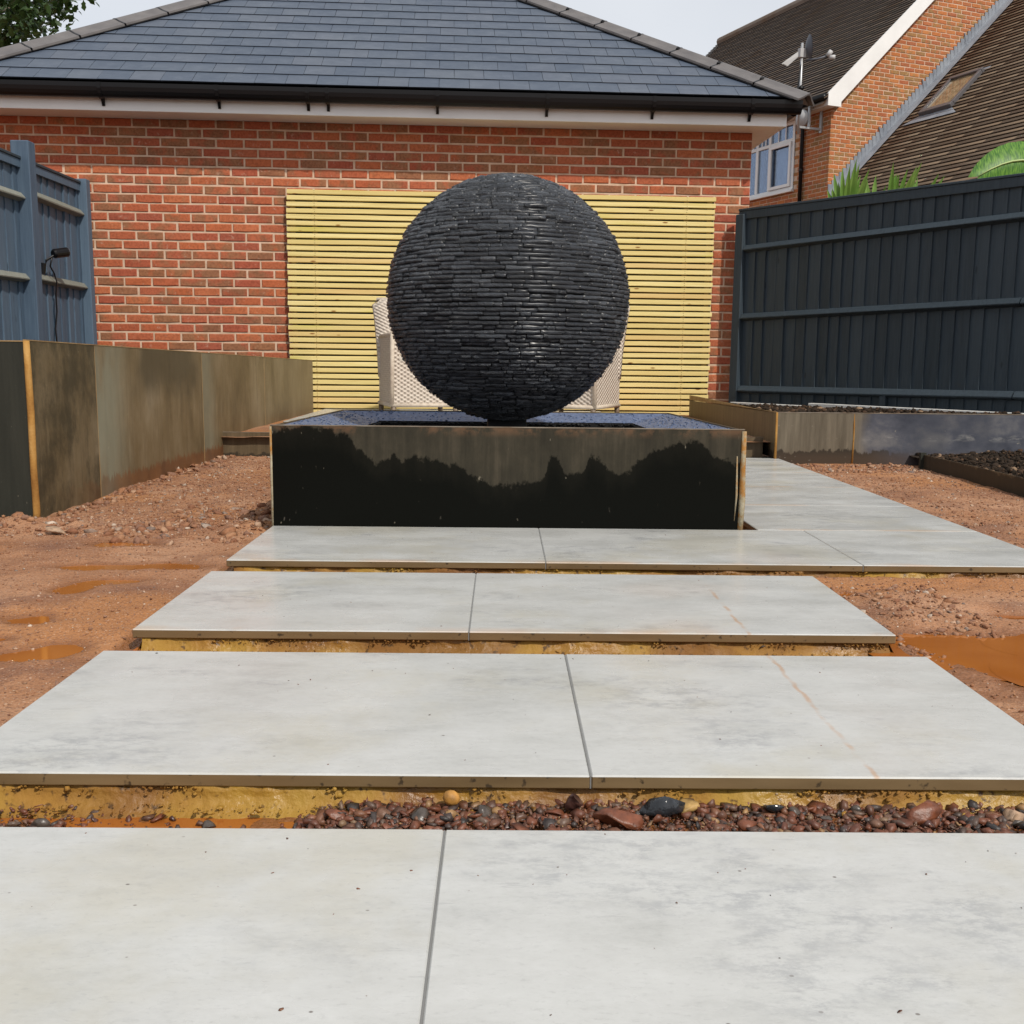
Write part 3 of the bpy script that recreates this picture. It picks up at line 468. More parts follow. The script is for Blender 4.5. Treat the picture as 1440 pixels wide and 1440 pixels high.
# stone-lined inward-sloping lip, made of many small wet chips over a sloping bed
def lip_z(x, y):      # local
    d = np.minimum(np.minimum(x, BX - x), np.minimum(y, BD - y)); return BZ - .017 * y - .001 - .20 * np.clip(d - .012, 0, .19)
wdt = .20; mb = MB(); o_ = [(.007, .007), (BX - .007, .007), (BX - .007, BD - .007), (.007, BD - .007)]; i_ = [(wdt, wdt), (BX - wdt, wdt), (BX - wdt, BD - wdt), (wdt, BD - wdt)]
vs_ = [(x, y, float(lip_z(x, y)) - .004) for x, y in o_] + [(x, y, float(lip_z(x, y)) - .004) for x, y in i_] + [(x, y, .10) for x, y in i_]
mb.add(vs_, [q for k in range(4) for q in ((k, (k + 1) % 4, 4 + (k + 1) % 4, 4 + k),)]); mb.build('stone_lip', COPE, t)
mb = MB(); mb.add(vs_, [(4 + k, 4 + (k + 1) % 4, 8 + (k + 1) % 4, 8 + k) for k in range(4)]); mb.build('inner_wall', BLACK, t)
n = 2600; x = RNG.uniform(.01, BX - .01, n); y = RNG.uniform(.01, BD - .01, n); d = np.minimum(np.minimum(x, BX - x), np.minimum(y, BD - y)); k = d < wdt + .004; x, y = x[k], y[k]
s = RNG.uniform(.0025, .006, len(x)); V, F = stones(np.stack([x, y, lip_z(x, y) - .003 - s * .15], -1), s, .5)
n = 1500; u_ = RNG.uniform(wdt, BX - wdt, n); z_ = RNG.uniform(.17, .29, n); sd = RNG.integers(0, 3, n); xx = np.where(sd == 0, u_, np.where(sd == 1, wdt, BX - wdt)); yy = np.where(sd == 0, BD - wdt, u_)
V2, F2 = stones(np.stack([xx, yy, np.minimum(z_, .262)], -1), RNG.uniform(.006, .012, n), .5); tag(link('wall_chips', npmesh('wall_chips', V2, F2, BLACK), t), kind='stuff'); tag(link('lip_chips', npmesh('lip_chips', V, F, COPE), t), kind='stuff')
mb = MB(); mb.box(wdt - .02, BX - wdt + .02, wdt - .02, BD - wdt + .02, .19, .200); tag(mb.build('pool_water', WATER, None, loc=(0, BY, 0)), 'dark still water inside the steel trough', kind='structure')

SC = Vector((0.793, 4.284, 0.800)); SR = 0.490
t = thing('slate_sphere', 'large sphere of stacked black slate pieces standing in the trough', 'stone sphere', SC)
bm = bmesh.new(); bmesh.ops.create_icosphere(bm, subdivisions=5, radius=SR - .024); me = bpy.data.meshes.new('core'); bm.to_mesh(me); bm.free(); me.materials.append(BLACK.m); link('core', me, t)
mb = MB(); mb.tube([(0, 0, -.70), (0, 0, -.44)], [.085, .08], 32); mb.build('pedestal', BLACK, t, True)
def slate_proto(k):
    rng = np.random.default_rng(200 + k); V = []; F = []; nx = 5
    for r in range(3):
        for i in range(nx):
            x = -.5 + i / (nx - 1); zz = (-.5, 0, .5)[r]; rim = (r != 1) or i in (0, nx - 1)
            zz *= 1 - .16 * rng.random() if r != 1 else 1
            V.append((x * (1 - (.05 * rng.random() if i in (0, nx - 1) else 0)), (rng.uniform(-.30, -.06) if rim else rng.uniform(-.16, .24)), zz + (rng.uniform(-.12, .12) if r == 1 else 0)))
    for r in range(2):
        for i in range(nx - 1): a = r * nx + i; F.append((a, a + 1, a + nx + 1, a + nx))
    rim = list(range(nx)) + [2 * nx - 1] + list(range(3 * nx - 1, 2 * nx - 1, -1)) + [nx]; o = len(V)
    V += [(V[i][0] * 1.0, -2.2, V[i][2] * 1.0) for i in rim]; R = len(rim)
    for q in range(R): F.append((rim[q], o + q, o + (q + 1) % R, rim[(q + 1) % R]))
    return np.array(V), F
protos = [slate_proto(k) for k in range(16)]
pitch = 0.0166; pieces = []
nl = int(math.pi * SR / pitch)
for j in range(nl):
    lat = -math.pi / 2 + (j + .5) * math.pi / nl; circ = 2 * math.pi * SR * math.cos(lat)
    if circ < .12: continue
    a = random.uniform(0, 6.28); end = a + 2 * math.pi
    while a < end - 1e-3:
        L = random.uniform(.055, .125) if random.random() < .85 else random.uniform(.03, .055); L = min(L, circ * .34); da = L / circ * 2 * math.pi
        if end - a - da < .035 / circ * 6.28: da = end - a; L = da * circ / 2 / math.pi
        pieces.append((lat, a + da / 2, L, pitch * random.uniform(.84, .97), random.uniform(-.0024, .0024) if random.random() < .95 else -.007)); a += da
camv = (Vector(co.location) - SC).normalized(); inst = []
for lat, lon, L, th, off in pieces:
    nrm = Vector((math.cos(lat) * math.cos(lon), math.cos(lat) * math.sin(lon), math.sin(lat))); ea = Vector((-math.sin(lon), math.cos(lon), 0)); up = nrm.cross(ea) * 1.0
    up = ea.cross(nrm) * -1 if up.z < 0 else up
    rot = Matrix((ea, nrm, up)).transposed() @ Euler((random.gauss(0, .14), random.uniform(-.014, .014), random.gauss(0, .034))).to_matrix()
    inst.append((nrm.dot(camv), Matrix.Translation(nrm * (SR - .004 + off)) @ rot.to_4x4() @ Matrix.Diagonal((L - .0025, .016, th, 1)), random.randrange(16)))
inst.sort(key=lambda q: -q[0]); pm = []
for V, F in protos:
    mb = MB(); mb.add(V, F); pm.append(mb.mesh('slate_piece', SPH, True))
for _, T, k in inst[:300]: link('slate_piece', pm[k], t, M4=T)
Vs = []; Fs = []; o = 0
for _, T, k in inst[300:]:
    V, F = protos[k]; A_ = np.array(T); Vs.append(V @ A_[:3, :3].T + A_[:3, 3]); Fs += [tuple(i + o for i in f) for f in F]; o += len(V)
Vs = np.vstack(Vs); Fs = np.array(Fs); tag(link('stacked_slates', npmesh('stacked_slates', Vs, Fs, SPH, True), t), kind='stuff')

# ---------------------------------------------------------------- STEEL PLANTERS
ax = math.atan2(8.9 - 3.78, 0.10); Lp = math.hypot(5.12, .10)
t = thing('steel_planter', 'tall raised steel planter with rusty corner weld at left', 'planter', (-0.93, 3.78, 0), ax)   # local x runs back along the face
def fz(x): return .612 - .0172 * x
mb = MB(); mb.add([(0, 0, -.08), (Lp, 0, -.02), (Lp, .006, -.02), (0, .006, -.08), (0, 0, fz(0)), (Lp, 0, fz(Lp)), (Lp, .006, fz(Lp)), (0, .006, fz(0))], [(0, 1, 5, 4), (1, 2, 6, 5), (2, 3, 7, 6), (3, 0, 4, 7), (4, 5, 6, 7)]); mb.build('side_panel', STEEL['side'], t)
mb = MB(); mb.add([(0, -.0015, fz(0)), (Lp, -.0015, fz(Lp)), (Lp, .009, fz(Lp)), (0, .009, fz(0)), (0, -.0015, fz(0) + .004), (Lp, -.0015, fz(Lp) + .004), (Lp, .009, fz(Lp) + .004), (0, .009, fz(0) + .004)], [(0, 1, 5, 4), (1, 2, 6, 5), (2, 3, 7, 6), (3, 0, 4, 7), (4, 5, 6, 7)]); mb.build('rim', RIM, t)
mb = MB(); mb.cbox(.0, .006, .007, 2.0, -.035, .608, .001); mb.build('end_panel', STEEL['end'], t)
mb = MB(); mb.box(-.002, .010, .008, 2.0, .608, .612); mb.build('rim', RIM, t)
mb = MB(); mb.box(.004, .016, .008, 2.0, -.06, -.033); mb.build('foot_strip', STEEL['end'], t)
mb = MB(); mb.tube([(.002, -.001, -.07), (.004, -.004, .0), (.001, -.003, .15), (.003, -.004, .35), (.002, -.003, .5), (.002, -.002, .612)], [.013, .013, .012, .0125, .012, .011], 10); mb.build('corner_weld', RUST, t, True)
for xs_ in (.60, 2.05, 3.45):
    mb = MB(); mb.tube([(xs_, .0, -.03), (xs_ + .001, .0, .2), (xs_, .0, .4), (xs_, .0, fz(xs_))], [.0024, .0014, .002, .0012], 6); mb.build('weld_seam', RIM, t)
plate(Lp - .006, Lp, .008, 1.9, .52, .52, 0).build('end_panel', STEEL['brown'], t)
n = 2600; x = RNG.uniform(.10, 4.98, n); y = RNG.uniform(.09, 1.7, n); s = RNG.uniform(.012, .04, n); z = fz(x) - .075 + np.exp(-((x - 1.6) / .55) ** 2 - ((y - .25) / .3) ** 2) * .065 + np.exp(-((x - 2.9) / .5) ** 2 - ((y - .3) / .3) ** 2) * .075
V, F = stones(np.stack([x, y, z - s * .3], -1), s, .7); V0, F0 = grid(.02, 5.05, .02, 1.8, .05, lambda a, b: fz(a) - .085 + .03 * fbm(a * 6, b * 6)); so_ = link('soil', npmesh('soil', V, F, SOIL), t); tag(so_, kind='stuff')
tag(link('soil_bed', npmesh('soil_bed', V0, F0, SOIL, True), t), kind='stuff')

RX0, RY0 = 2.372, 6.06
t = thing('steel_planter', 'low wide steel planter of dark soil below the right fence', 'planter', (RX0, RY0, 0))
mb = MB(); mb.cbox(0, 2.9, 0, .006, -.06, .268, .001); mb.build('front_panel', STEEL['blue'], t); mb = MB(); mb.box(0, 2.9, -.0015, .009, .268, .272); mb.build('rim', RIMG, t)
mb = plate(0, .006, .010, 2.85, .268, .222, .0); mb.build('side_panel', STEEL['brown'], t, loc=(0, 0, 0)); plate(-.001, .010, .010, 2.85, .272, .226, .266).build('rim', RIM, t)
mb = MB(); mb.tube([(.001, -.001, -.05), (.002, -.003, .1), (.001, -.002, .27)], [.009, .007, .006], 8); mb.build('corner_weld', RUST, t, True)
for xs_ in (.455,):
    mb = MB(); mb.tube([(xs_, .0, -.03), (xs_ + .002, .0, .12), (xs_, .0, .2), (xs_, .0, .266)], [.006, .004, .005, .0012], 6); mb.build('weld_seam', RUST, t, True)
n = 8000; x = RNG.uniform(.05, 2.8, n); y = RNG.uniform(.05, 2.6, n); k = (x - .45) * .78 + (y - 2.75) * .62 < -.02; x, y = x[k], y[k]; s = .003 + .017 * RNG.random(len(x)) ** 3
z = .268 - .0165 * y - .026 + .030 * np.exp(-((x - .75) / .5) ** 2 - ((y - .5) / .5) ** 2) + .02 * fbm(x * 4, y * 4)
V, F = stones(np.stack([x, y, z], -1), s, .7); V0, F0 = grid(.01, 2.85, .01, 2.7, .04, lambda a, b: .268 - .0165 * b - .03 + .025 * np.exp(-((a - .75) / .5) ** 2 - ((b - .5) / .5) ** 2) + .02 * fbm(a * 4, b * 4) + .008 * fbm(a * 25, b * 25))
tag(link('soil', npmesh('soil', V, F, SOIL), t), kind='stuff'); tag(link('soil_bed', npmesh('soil_bed', V0, F0, SOIL, True), t), kind='stuff')

t = thing('steel_edging', 'low brown steel edging strip holding back dark soil at right', 'edging', (3.155, 4.2, 0))
plate(0, .005, 0, 1.66, .050, .052, -.06).build('edging_strip', STEEL['brown'], t); mb = MB(); mb.box(-.018, .014, 1.63, 1.655, -.05, .062); mb.build('end_stake', STEEL['end'], t)
n = 9000; x = RNG.uniform(3.20, 5.2, n); y = RNG.uniform(4.0, 6.05, n); s = .003 + .016 * RNG.random(n) ** 3; z = .032 + .03 * fbm(x * 3, y * 3) + .03 * np.clip(x - 3.2, 0, 1)
V, F = stones(np.stack([x, y, z], -1), s, .7); tag(link('soil', npmesh('soil', V, F, SOIL)), 'loose dark soil and clods behind the low steel edging', 'soil', kind='stuff')
V0, F0 = grid(3.162, 5.3, 3.6, 6.05, .03, lambda a, b: .026 + .03 * fbm(a * 3, b * 3) + .03 * np.clip(a - 3.2, 0, 1) + .01 * fbm(a * 30, b * 30)); tag(link('soil_bed', npmesh('soil_bed', V0, F0, SOIL, True)), 'dark damp soil surface at the right edge', 'soil', kind='stuff')

# ---------------------------------------------------------------- GARAGE
GA = thing('brick_garage', 'red brick garage with slate hipped roof and black gutter', 'garage', (0.8, 9.046, 0), 0.0487)
S0, S1, ZT = -4.23, 2.07, 2.512
mb = MB(); mb.box(S0, S1, .006, 6.0, -.1, ZT - .002); wall = mb.build('wall', MORTAR, GA)
def brick_proto(k, L=.2105, H=.0610, D=.05):
    rng = np.random.default_rng(900 + k); j = lambda a: rng.uniform(-a, a) * 1.5; b = .0050
    f = [(-L / 2 + b + j(.002), j(.0012), -H / 2 + b + j(.002)), (0 + j(.02), j(.0012), -H / 2 + b + j(.002)), (L / 2 - b + j(.002), j(.0012), -H / 2 + b + j(.002)), (L / 2 - b + j(.002), j(.0012), H / 2 - b + j(.002)), (0 + j(.02), j(.0012), H / 2 - b + j(.002)), (-L / 2 + b + j(.002), j(.0012), H / 2 - b + j(.002))]
    e = [(-L / 2, .006, -H / 2), (f[1][0], .006, -H / 2 + j(.0015)), (L / 2, .006, -H / 2), (L / 2, .006, H / 2), (f[4][0], .006, H / 2 + j(.0015)), (-L / 2, .006, H / 2)]
    bk = [(x, D, z) for x, _, z in e]
    F = [(0, 1, 4, 5), (1, 2, 3, 4)] + [(i, (i + 1) % 6, 6 + (i + 1) % 6, 6 + i) for i in range(6)] + [(6 + i, 6 + (i + 1) % 6, 12 + (i + 1) % 6, 12 + i) for i in range(6)]
    return f + e + bk, F
BP = [brick_proto(k) for k in range(8)]
def bricks(parent, mat, x0, x1, z0, z1, phase, zphase, score, inside=None, nmax=300, T=None):
    """stretcher bond on the plane y=0 of the parent; score>0 ranks which ones become objects"""
    meshes = []
    for V, F in BP: mb = MB(); mb.add(V, F); meshes.append(mb.mesh('brick', mat))
    L = []; r0 = math.floor((z0 - zphase) / .075)
    for r in range(r0, int((z1 - zphase) / .075) + 2):
        zc = zphase + r * .075 + .0375
        if zc - .03 < z0 or zc + .03 > z1: continue
        i0 = math.floor((x0 - phase) / .225) - 1
        for i in range(i0, int((x1 - phase) / .225) + 2):
            a = phase + i * .225 + (.1125 if r % 2 else 0) + .005; b = a + .215; a = max(a, x0); b = min(b, x1)
            if b - a < .03: continue
            if inside and not inside((a + b) / 2, zc, (b - a) / 2): continue
            L.append((score((a + b) / 2, zc), (a + b) / 2, zc, (b - a) / .215))
    L.sort(key=lambda q: -q[0]); mb = MB()
    for n_, (sc, x, z, w) in enumerate(L):
        k = random.randrange(8); T4 = Matrix.Translation((x + random.uniform(-.0015, .0015), random.uniform(-.0015, .0015), z + random.uniform(-.0015, .0015))) @ Matrix.Rotation(random.uniform(-.006, .006), 4, 'Y') @ Matrix.Diagonal((w, 1, 1, 1))
        if T is not None: T4 = T @ T4
        if n_ < nmax and sc > 0: link('brick', meshes[k], parent, M4=T4)
        else: mb.add(BP[k][0], BP[k][1], 0, T4)
    if mb.v: tag(mb.build('brickwork', mat, parent), kind='stuff')
def sc_g(x, z):
    if -1.84 < x < 1.76 and z < 1.9: return 0
    if x < -1.8 and z < .56: return 0
    if x < -3.86 or (x < -3.45 and z < 2.0) or (x > 1.76 and z < .2): return 0
    return 2 - abs(z - 1.5) * .5 - (2.0 if z > 2.40 else 0) - (.7 if abs(x) > 3.6 else 0)
bricks(wall, BRICK, S0, S1, .11, ZT, -3.186, 1.121 - .075 * 14, sc_g)
# eaves: soffit, fascia, gutter
mb = MB(); mb.box(S0 - .17, S1 + .17, -.285, -.002, 2.462, 2.468); mb.box(S1 + .002, S1 + .17, -.002, 6.2, 2.462, 2.468); mb.box(S0 - .17, S0 - .002, -.002, 6.2, 2.462, 2.468); mb.build('soffit', WHITEP, GA)
mb = MB(); mb.cbox(S0 - .195, S1 + .195, -.302, -.285, 2.455, 2.625, .003); mb.build('fascia', WHITEP, GA)
mb = MB(); mb.cbox(S1 + .17, S1 + .192, -.285, 6.2, 2.457, 2.62, .003); mb.build('fascia', WHITEP, GA); mb = MB(); mb.cbox(S0 - .192, S0 - .17, -.285, 6.2, 2.457, 2.62, .003); mb.build('fascia', WHITEP, GA)
def gutter(mb, p0, p1, out, r=.056, z=2.64):      # half-round trough from p0 to p1 (x,y), out = outward unit
    prof = [(math.cos(a), math.sin(a)) for a in np.linspace(0, -math.pi, 11)]; vs_ = []
    for p in (p0, p1):
        for rr in (r, r - .004):
            for ca, sa in prof: vs_.append((p[0] + out[0] * ca * rr, p[1] + out[1] * ca * rr, z + min(sa * rr * 1.85, 0)))
    n = 11; fs = []
    for i in range(n - 1): fs += [(i, i + 1, 2 * n + i + 1, 2 * n + i), (n + i, n + i + 1, 3 * n + i + 1, 3 * n + i), (i, i + 1, n + i + 1, n + i), (2 * n + i, 2 * n + i + 1, 3 * n + i + 1, 3 * n + i)]
    fs += [(0, n, 3 * n, 2 * n), (n - 1, 2 * n - 1, 4 * n - 1, 3 * n - 1)]; fs += [tuple(range(n))[::-1], tuple(range(2 * n, 3 * n))]; mb.add(vs_, fs)
mb = MB(); gutter(mb, (S0 - .28, -.362), (S1 + .285, -.362), (0, -1)); gu = mb.build('gutter', BLACKP, GA)
mb = MB(); gutter(mb, (S1 + .25, -.362 + .06), (S1 + .25, 6.2), (1, 0)); mb.build('gutter', BLACKP, GA); mb = MB(); gutter(mb, (S0 - .25, -.30), (S0 - .25, 6.2), (-1, 0)); mb.build('gutter', BLACKP, GA)
for xb in (-3.193, -2.296, -1.60, -1.443, -.579, .296, 1.152, 1.95):
    mb = MB(); prof = [(math.cos(a), math.sin(a)) for a in np.linspace(0.0, -math.pi, 9)]; po = [(-.362 + -(ca) * .061, 2.641 + sa * .061 * 1.85) for ca, sa in prof]; pi_ = [(-.362 - ca * .0565, 2.641 + sa * .0565 * 1.85) for ca, sa in prof]
    for q in range(8):
        a, b, c_, d = po[q], po[q + 1], pi_[q + 1], pi_[q]; mb.add([(xb + s_, y, z) for s_ in (-.014, .014) for y, z in (a, b, c_, d)], [(0, 1, 5, 4), (2, 3, 7, 6), (0, 3, 2, 1), (4, 5, 6, 7)])
    mb.add([(xb + s_, y, z) for s_ in (-.011, .011) for y, z in ((-.3025, 2.60), (-.3025, 2.487), (-.312, 2.487), (-.345, 2.545), (-.33, 2.56))], [(0, 1, 2, 3, 4), (5, 6, 7, 8, 9), (0, 1, 6, 5), (1, 2, 7, 6), (2, 3, 8, 7), (3, 4, 9, 8)]); mb.build('gutter_bracket', BLACKP, GA)
# roof
TH = rad(33); EL, ER, ET, EZ = S0 - .30, S1 + .30, -.365, 2.66; hs = (ER - EL) / 2; apz = EZ + hs * math.tan(TH); xm = (EL + ER) / 2; dep = 6.7
mb = MB(); zz = -.03
mb.add([(EL, ET, EZ + zz), (ER, ET, EZ + zz), (ER, ET + dep, EZ + zz), (EL, ET + dep, EZ + zz), (xm, ET + hs, apz + zz), (xm, ET + dep - hs, apz + zz)], [(0, 1, 4), (1, 2, 5, 4), (2, 3, 5), (3, 0, 4, 5), (0, 3, 2, 1)]); roof = mb.build('roof', BLACK, GA)
ct, st_ = math.cos(TH), math.sin(TH)
def clip(poly, f):   # keep f>=0
    out = []
    for i, p in enumerate(poly):
        q = poly[(i + 1) % len(poly)]; a, b = f(p), f(q)
        if a >= 0: out.append(p)
        if a * b < 0: t_ = a / (a - b); out.append((p[0] + (q[0] - p[0]) * t_, p[1] + (q[1] - p[1]) * t_))
    return out
FR = Matrix(((1, 0, 0, 0), (0, ct, -st_, ET), (0, st_, ct, EZ), (0, 0, 0, 1)))     # slate plane frame: x along eave, y up slope, z normal
SWD, GA_ = .2405, .217; full = [];
for k in range(4):
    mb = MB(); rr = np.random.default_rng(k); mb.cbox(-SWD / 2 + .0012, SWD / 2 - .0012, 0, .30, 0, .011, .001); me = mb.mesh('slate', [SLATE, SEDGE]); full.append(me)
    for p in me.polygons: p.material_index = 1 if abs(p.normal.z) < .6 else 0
nrow = int(hs / ct / GA_) + 1; cnt = 0; rest = MB()
for r in range(nrow):
    y0 = r * GA_ - .012; ph = -3.693 + (SWD / 2 if r % 2 else 0)
    i0 = int((EL - ph) / SWD) - 1
    for i in range(i0, i0 + 34):
        xc = ph + (i + .5) * SWD; yb = y0 + random.uniform(-.0025, .0025)
        rect = [(xc - SWD / 2 + .0012, yb), (xc + SWD / 2 - .0012, yb), (xc + SWD / 2 - .0012, yb + .30), (xc - SWD / 2 + .0012, yb + .30)]
        p = clip(clip(rect, lambda q: q[0] - (EL + q[1] * ct)), lambda q: (ER - q[1] * ct) - q[0])
        if len(p) < 3: continue
        area = abs(sum(p[k][0] * p[(k + 1) % len(p)][1] - p[(k + 1) % len(p)][0] * p[k][1] for k in range(len(p)))) / 2
        if area < .004: continue
        tilt = Matrix.Rotation(-.034, 4, 'X') @ Matrix.Rotation(random.uniform(-.004, .004), 4, 'Y') @ Matrix.Rotation(random.uniform(-.004, .004), 4, 'Z')
        T = FR @ Matrix.Translation((xc, yb, .0110)) @ tilt
        if area > SWD * .30 * .97: link('slate', random.choice(full), roof, M4=T); cnt += 1
        else:
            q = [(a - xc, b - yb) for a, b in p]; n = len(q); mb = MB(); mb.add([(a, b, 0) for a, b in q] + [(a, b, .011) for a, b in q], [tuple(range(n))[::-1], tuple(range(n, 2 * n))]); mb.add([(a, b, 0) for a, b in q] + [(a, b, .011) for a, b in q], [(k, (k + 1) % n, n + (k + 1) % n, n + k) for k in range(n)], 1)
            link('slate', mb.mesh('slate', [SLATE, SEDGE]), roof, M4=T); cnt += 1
def hip_line(a, b):
    a, b = Vector(a), Vector(b); d = (b - a).normalized(); L = (b - a).length; side = d.cross(Vector((0, 0, 1))).normalized(); nn = side.cross(d)
    T = Matrix((side, d, nn)).transposed().to_4x4(); T.translation = a; k = 0; u_ = -.05
    prof = [(-.140, -.040), (-.07, -.008), (-.024, .020), (0, .027), (.024, .020), (.07, -.008), (.140, -.040)]
    while u_ < L:
        l = .438; mb = MB(); vs_ = []
        for yy, gx in ((0, 1.0), (l, 1.0)):
            for o_ in (0, .016): vs_ += [(x * gx, yy, z - o_) for x, z in prof]
        n = 7; fs = []
        for i in range(n - 1): fs += [(i, i + 1, 2 * n + i + 1, 2 * n + i), (n + i, n + i + 1, 3 * n + i + 1, 3 * n + i), (i, i + 1, n + i + 1, n + i), (2 * n + i, 2 * n + i + 1, 3 * n + i + 1, 3 * n + i)]
        fs += [(0, n, 3 * n, 2 * n), (n - 1, 2 * n - 1, 4 * n - 1, 3 * n - 1)]; mb.add(vs_, fs); link('hip_tile', mb.mesh('hip_tile', HIP), roof, M4=T @ Matrix.Translation((0, u_, .012 + random.uniform(-.002, .002))))
        mb = MB(); vs_ = []
        for yy in (l + .001, l + .017): vs_ += [(x * .99, yy, z + .002) for x, z in prof] + [(x * .99, yy, z - .012) for x, z in prof]
        mb.add(vs_, [(i, i + 1, 14 + i + 1, 14 + i) for i in range(6)] + [(i, i + 1, 7 + i + 1, 7 + i) for i in range(6)]); mb.tube([(-.05, l + .008, .004), (-.045, l + .008, .022)], [.018, .012], 8); link('hip_union', mb.mesh('hip_union', BLACKP), roof, M4=T @ Matrix.Translation((0, u_, .012)))
        u_ += .456
    mb = MB(); mb.add([(-.158, 0, -.052), (0, 0, .005), (.158, 0, -.052), (-.158, L, -.052), (0, L, .005), (.158, L, -.052)], [(0, 1, 4, 3), (1, 2, 5, 4)]); link('hip_roll', mb.mesh('hip_roll', BLACKP), roof, M4=T)
apx = (xm, ET + hs, apz); hip_line((EL, ET, EZ + .02), (xm, ET + hs, apz + .02)); hip_line((ER, ET, EZ + .02), (xm, ET + hs, apz + .02))

# ---------------------------------------------------------------- SLATTED SCREEN on the garage wall
t = thing('slatted_screen', 'wide yellow screen of horizontal pine slats fixed to the garage wall', 'slatted screen', (0.8, 9.046, 0), 0.0487)
mb = MB(); mb.box(-1.79, 1.76, -.022, -.019, .085, 1.915); mb.build('gap_shade_sheet', M('gap_shade_green', rough=.8, col=(.008, .014, .010)), t)  # dark sheet added behind the slats to make the gaps read as shade
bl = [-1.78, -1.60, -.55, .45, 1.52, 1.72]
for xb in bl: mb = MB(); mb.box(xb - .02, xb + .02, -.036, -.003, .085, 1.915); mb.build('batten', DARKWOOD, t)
sm = []
for k in range(5):
    mb = MB(); rr = np.random.default_rng(k); n = 12; hw = 1.795; vs_ = []
    for i in range(n + 1):
        x = -hw + 2 * hw * i / n; b = rr.uniform(-.0012, .0012); h = .0195
        vs_ += [(x, -.0555, b - h + .002), (x, -.0575, b - h + .004), (x, -.0575, b + h - .004), (x, -.0555, b + h - .002), (x, -.037, b + h), (x, -.037, b - h)]
    fs = [(i * 6 + k_, i * 6 + (k_ + 1) % 6, (i + 1) * 6 + (k_ + 1) % 6, (i + 1) * 6 + k_) for i in range(n) for k_ in range(6)] + [(0, 1, 2, 3, 4, 5), tuple(range(n * 6 + 5, n * 6 - 1, -1))]; mb.add(vs_, fs); sm.append(mb.mesh('slat', PINE))
NAIL = M('nail_head', rough=0.5, col=(0.12, 0.08, 0.04)); nb = MB()
for i in range(37):
    z = 1.905 - i * .05035; link('slat', sm[i % 5], t, (-.033 + random.uniform(-.006, .006), random.uniform(-.0015, .0015), z), (0, random.uniform(-.0009, .0009), 0))
    for xb in bl[1:5]:
        for dz in (-.009, .010): nb.tube([(xb + random.uniform(-.004, .004), -.0562, z + dz), (xb, -.0592, z + dz)], .0028, 6)
tag(nb.build('nail_heads', NAIL, t), kind='stuff')

# ---------------------------------------------------------------- FENCES
def fence(label, p0, p1, heights, posts, mat, railmat, cap_z, z0, boards_w, rails, capmat, gap_first=0):
    p0, p1 = Vector(p0), Vector(p1); d = p1 - p0; L = d.length; a = math.atan2(d.y, d.x); t = thing('wooden_fence', label, 'fence', (p0.x, p0.y, 0), a)
    # local x along the fence, -y towards the viewer side
    x = 0.0; i = 0
    bms = []
    for k in range(6):
        mb = MB(); w = boards_w; tilt = .006; n = 6; vs_ = []; rr = np.random.default_rng(31 + k)
        for q in range(n + 1):
            zz = q / n; j = rr.uniform(-.0012, .0012); vs_ += [(j, -.004, zz), (w + j, -.016, zz), (w + j, -.002, zz), (j, .004, zz)]
        mb.add(vs_, [(q * 4 + e, q * 4 + (e + 1) % 4, (q + 1) * 4 + (e + 1) % 4, (q + 1) * 4 + e) for q in range(n) for e in range(4)] + [(0, 1, 2, 3), (n * 4 + 3, n * 4 + 2, n * 4 + 1, n * 4)]); bms.append(mb.mesh('board', mat))
    while x < L - .02:
        w = boards_w * random.uniform(.88, 1.12); zt = cap_z(x) - .01
        o = link('board', random.choice(bms), t, (x, random.uniform(-.003, .003), z0)); o.scale = (w / boards_w * 1.06, random.uniform(.8, 1.2), zt - z0); x += w
    for x0, x1, za, zb in rails(L):      # arris rails
        mb = MB(); hh = .032; pr = [(-.012, hh), (-.032, hh * .9), (-.062, -hh * .20), (-.060, -hh * .45), (-.012, -hh)]
        mb.add([(x0, y, za + z) for y, z in pr] + [(x0 + (x1 - x0) / 2, y, (za + zb) / 2 + z + random.uniform(-.004, .004)) for y, z in pr] + [(x1, y, zb + z) for y, z in pr], [(i, (i + 1) % 5, 5 + (i + 1) % 5, 5 + i) for i in range(5)] + [(5 + i, 5 + (i + 1) % 5, 10 + (i + 1) % 5, 10 + i) for i in range(5)] + [(0, 1, 2, 3, 4), (14, 13, 12, 11, 10)]); mb.build('arris_rail', railmat, t)
    for x0, w, zp, yd in posts: mb = MB(); mb.cbox(x0 - w / 2, x0 + w / 2, -yd, .03, -.1, zp, .006); mb.build('post', mat, t)
    return t, L
cz = lambda x: 1.79
rf, L = fence('dark slate grey boarded fence along the right of the garden', (2.815, 8.985), (5.05, 6.19), None, [(-.035, .085, 1.775, .055), (3.3, .09, 1.8, .05)], FENCE, FENCE, cz, .20, .105, lambda L: [(.02, 2.36, 1.49, 1.54), (2.37, L, 1.54, 1.56), (.02, 2.36, .925, .975), (2.37, L, .975, .98), (.02, 2.36, .318, .345), (2.37, L, .345, .35)], FENCE)
mb = MB(); mb.cbox(-.06, L, -.034, -.017, 1.735, 1.802, .003); mb.build('capping_board', FENCE, rf); mb = MB(); mb.cbox(-.06, L, -.042, .03, 1.802, 1.820, .003); mb.build('capping_rail', FENCE, rf)
mb = MB(); mb.cbox(1.36, 1.41, -.05, -.013, .18, .33, .003); mb.build('support_block', FENCE, rf)
t = thing('edging_strip', 'pale strip along the foot of the dark right fence', 'edging', (2.79, 8.94, 0), math.atan2(-2.795, 2.235))
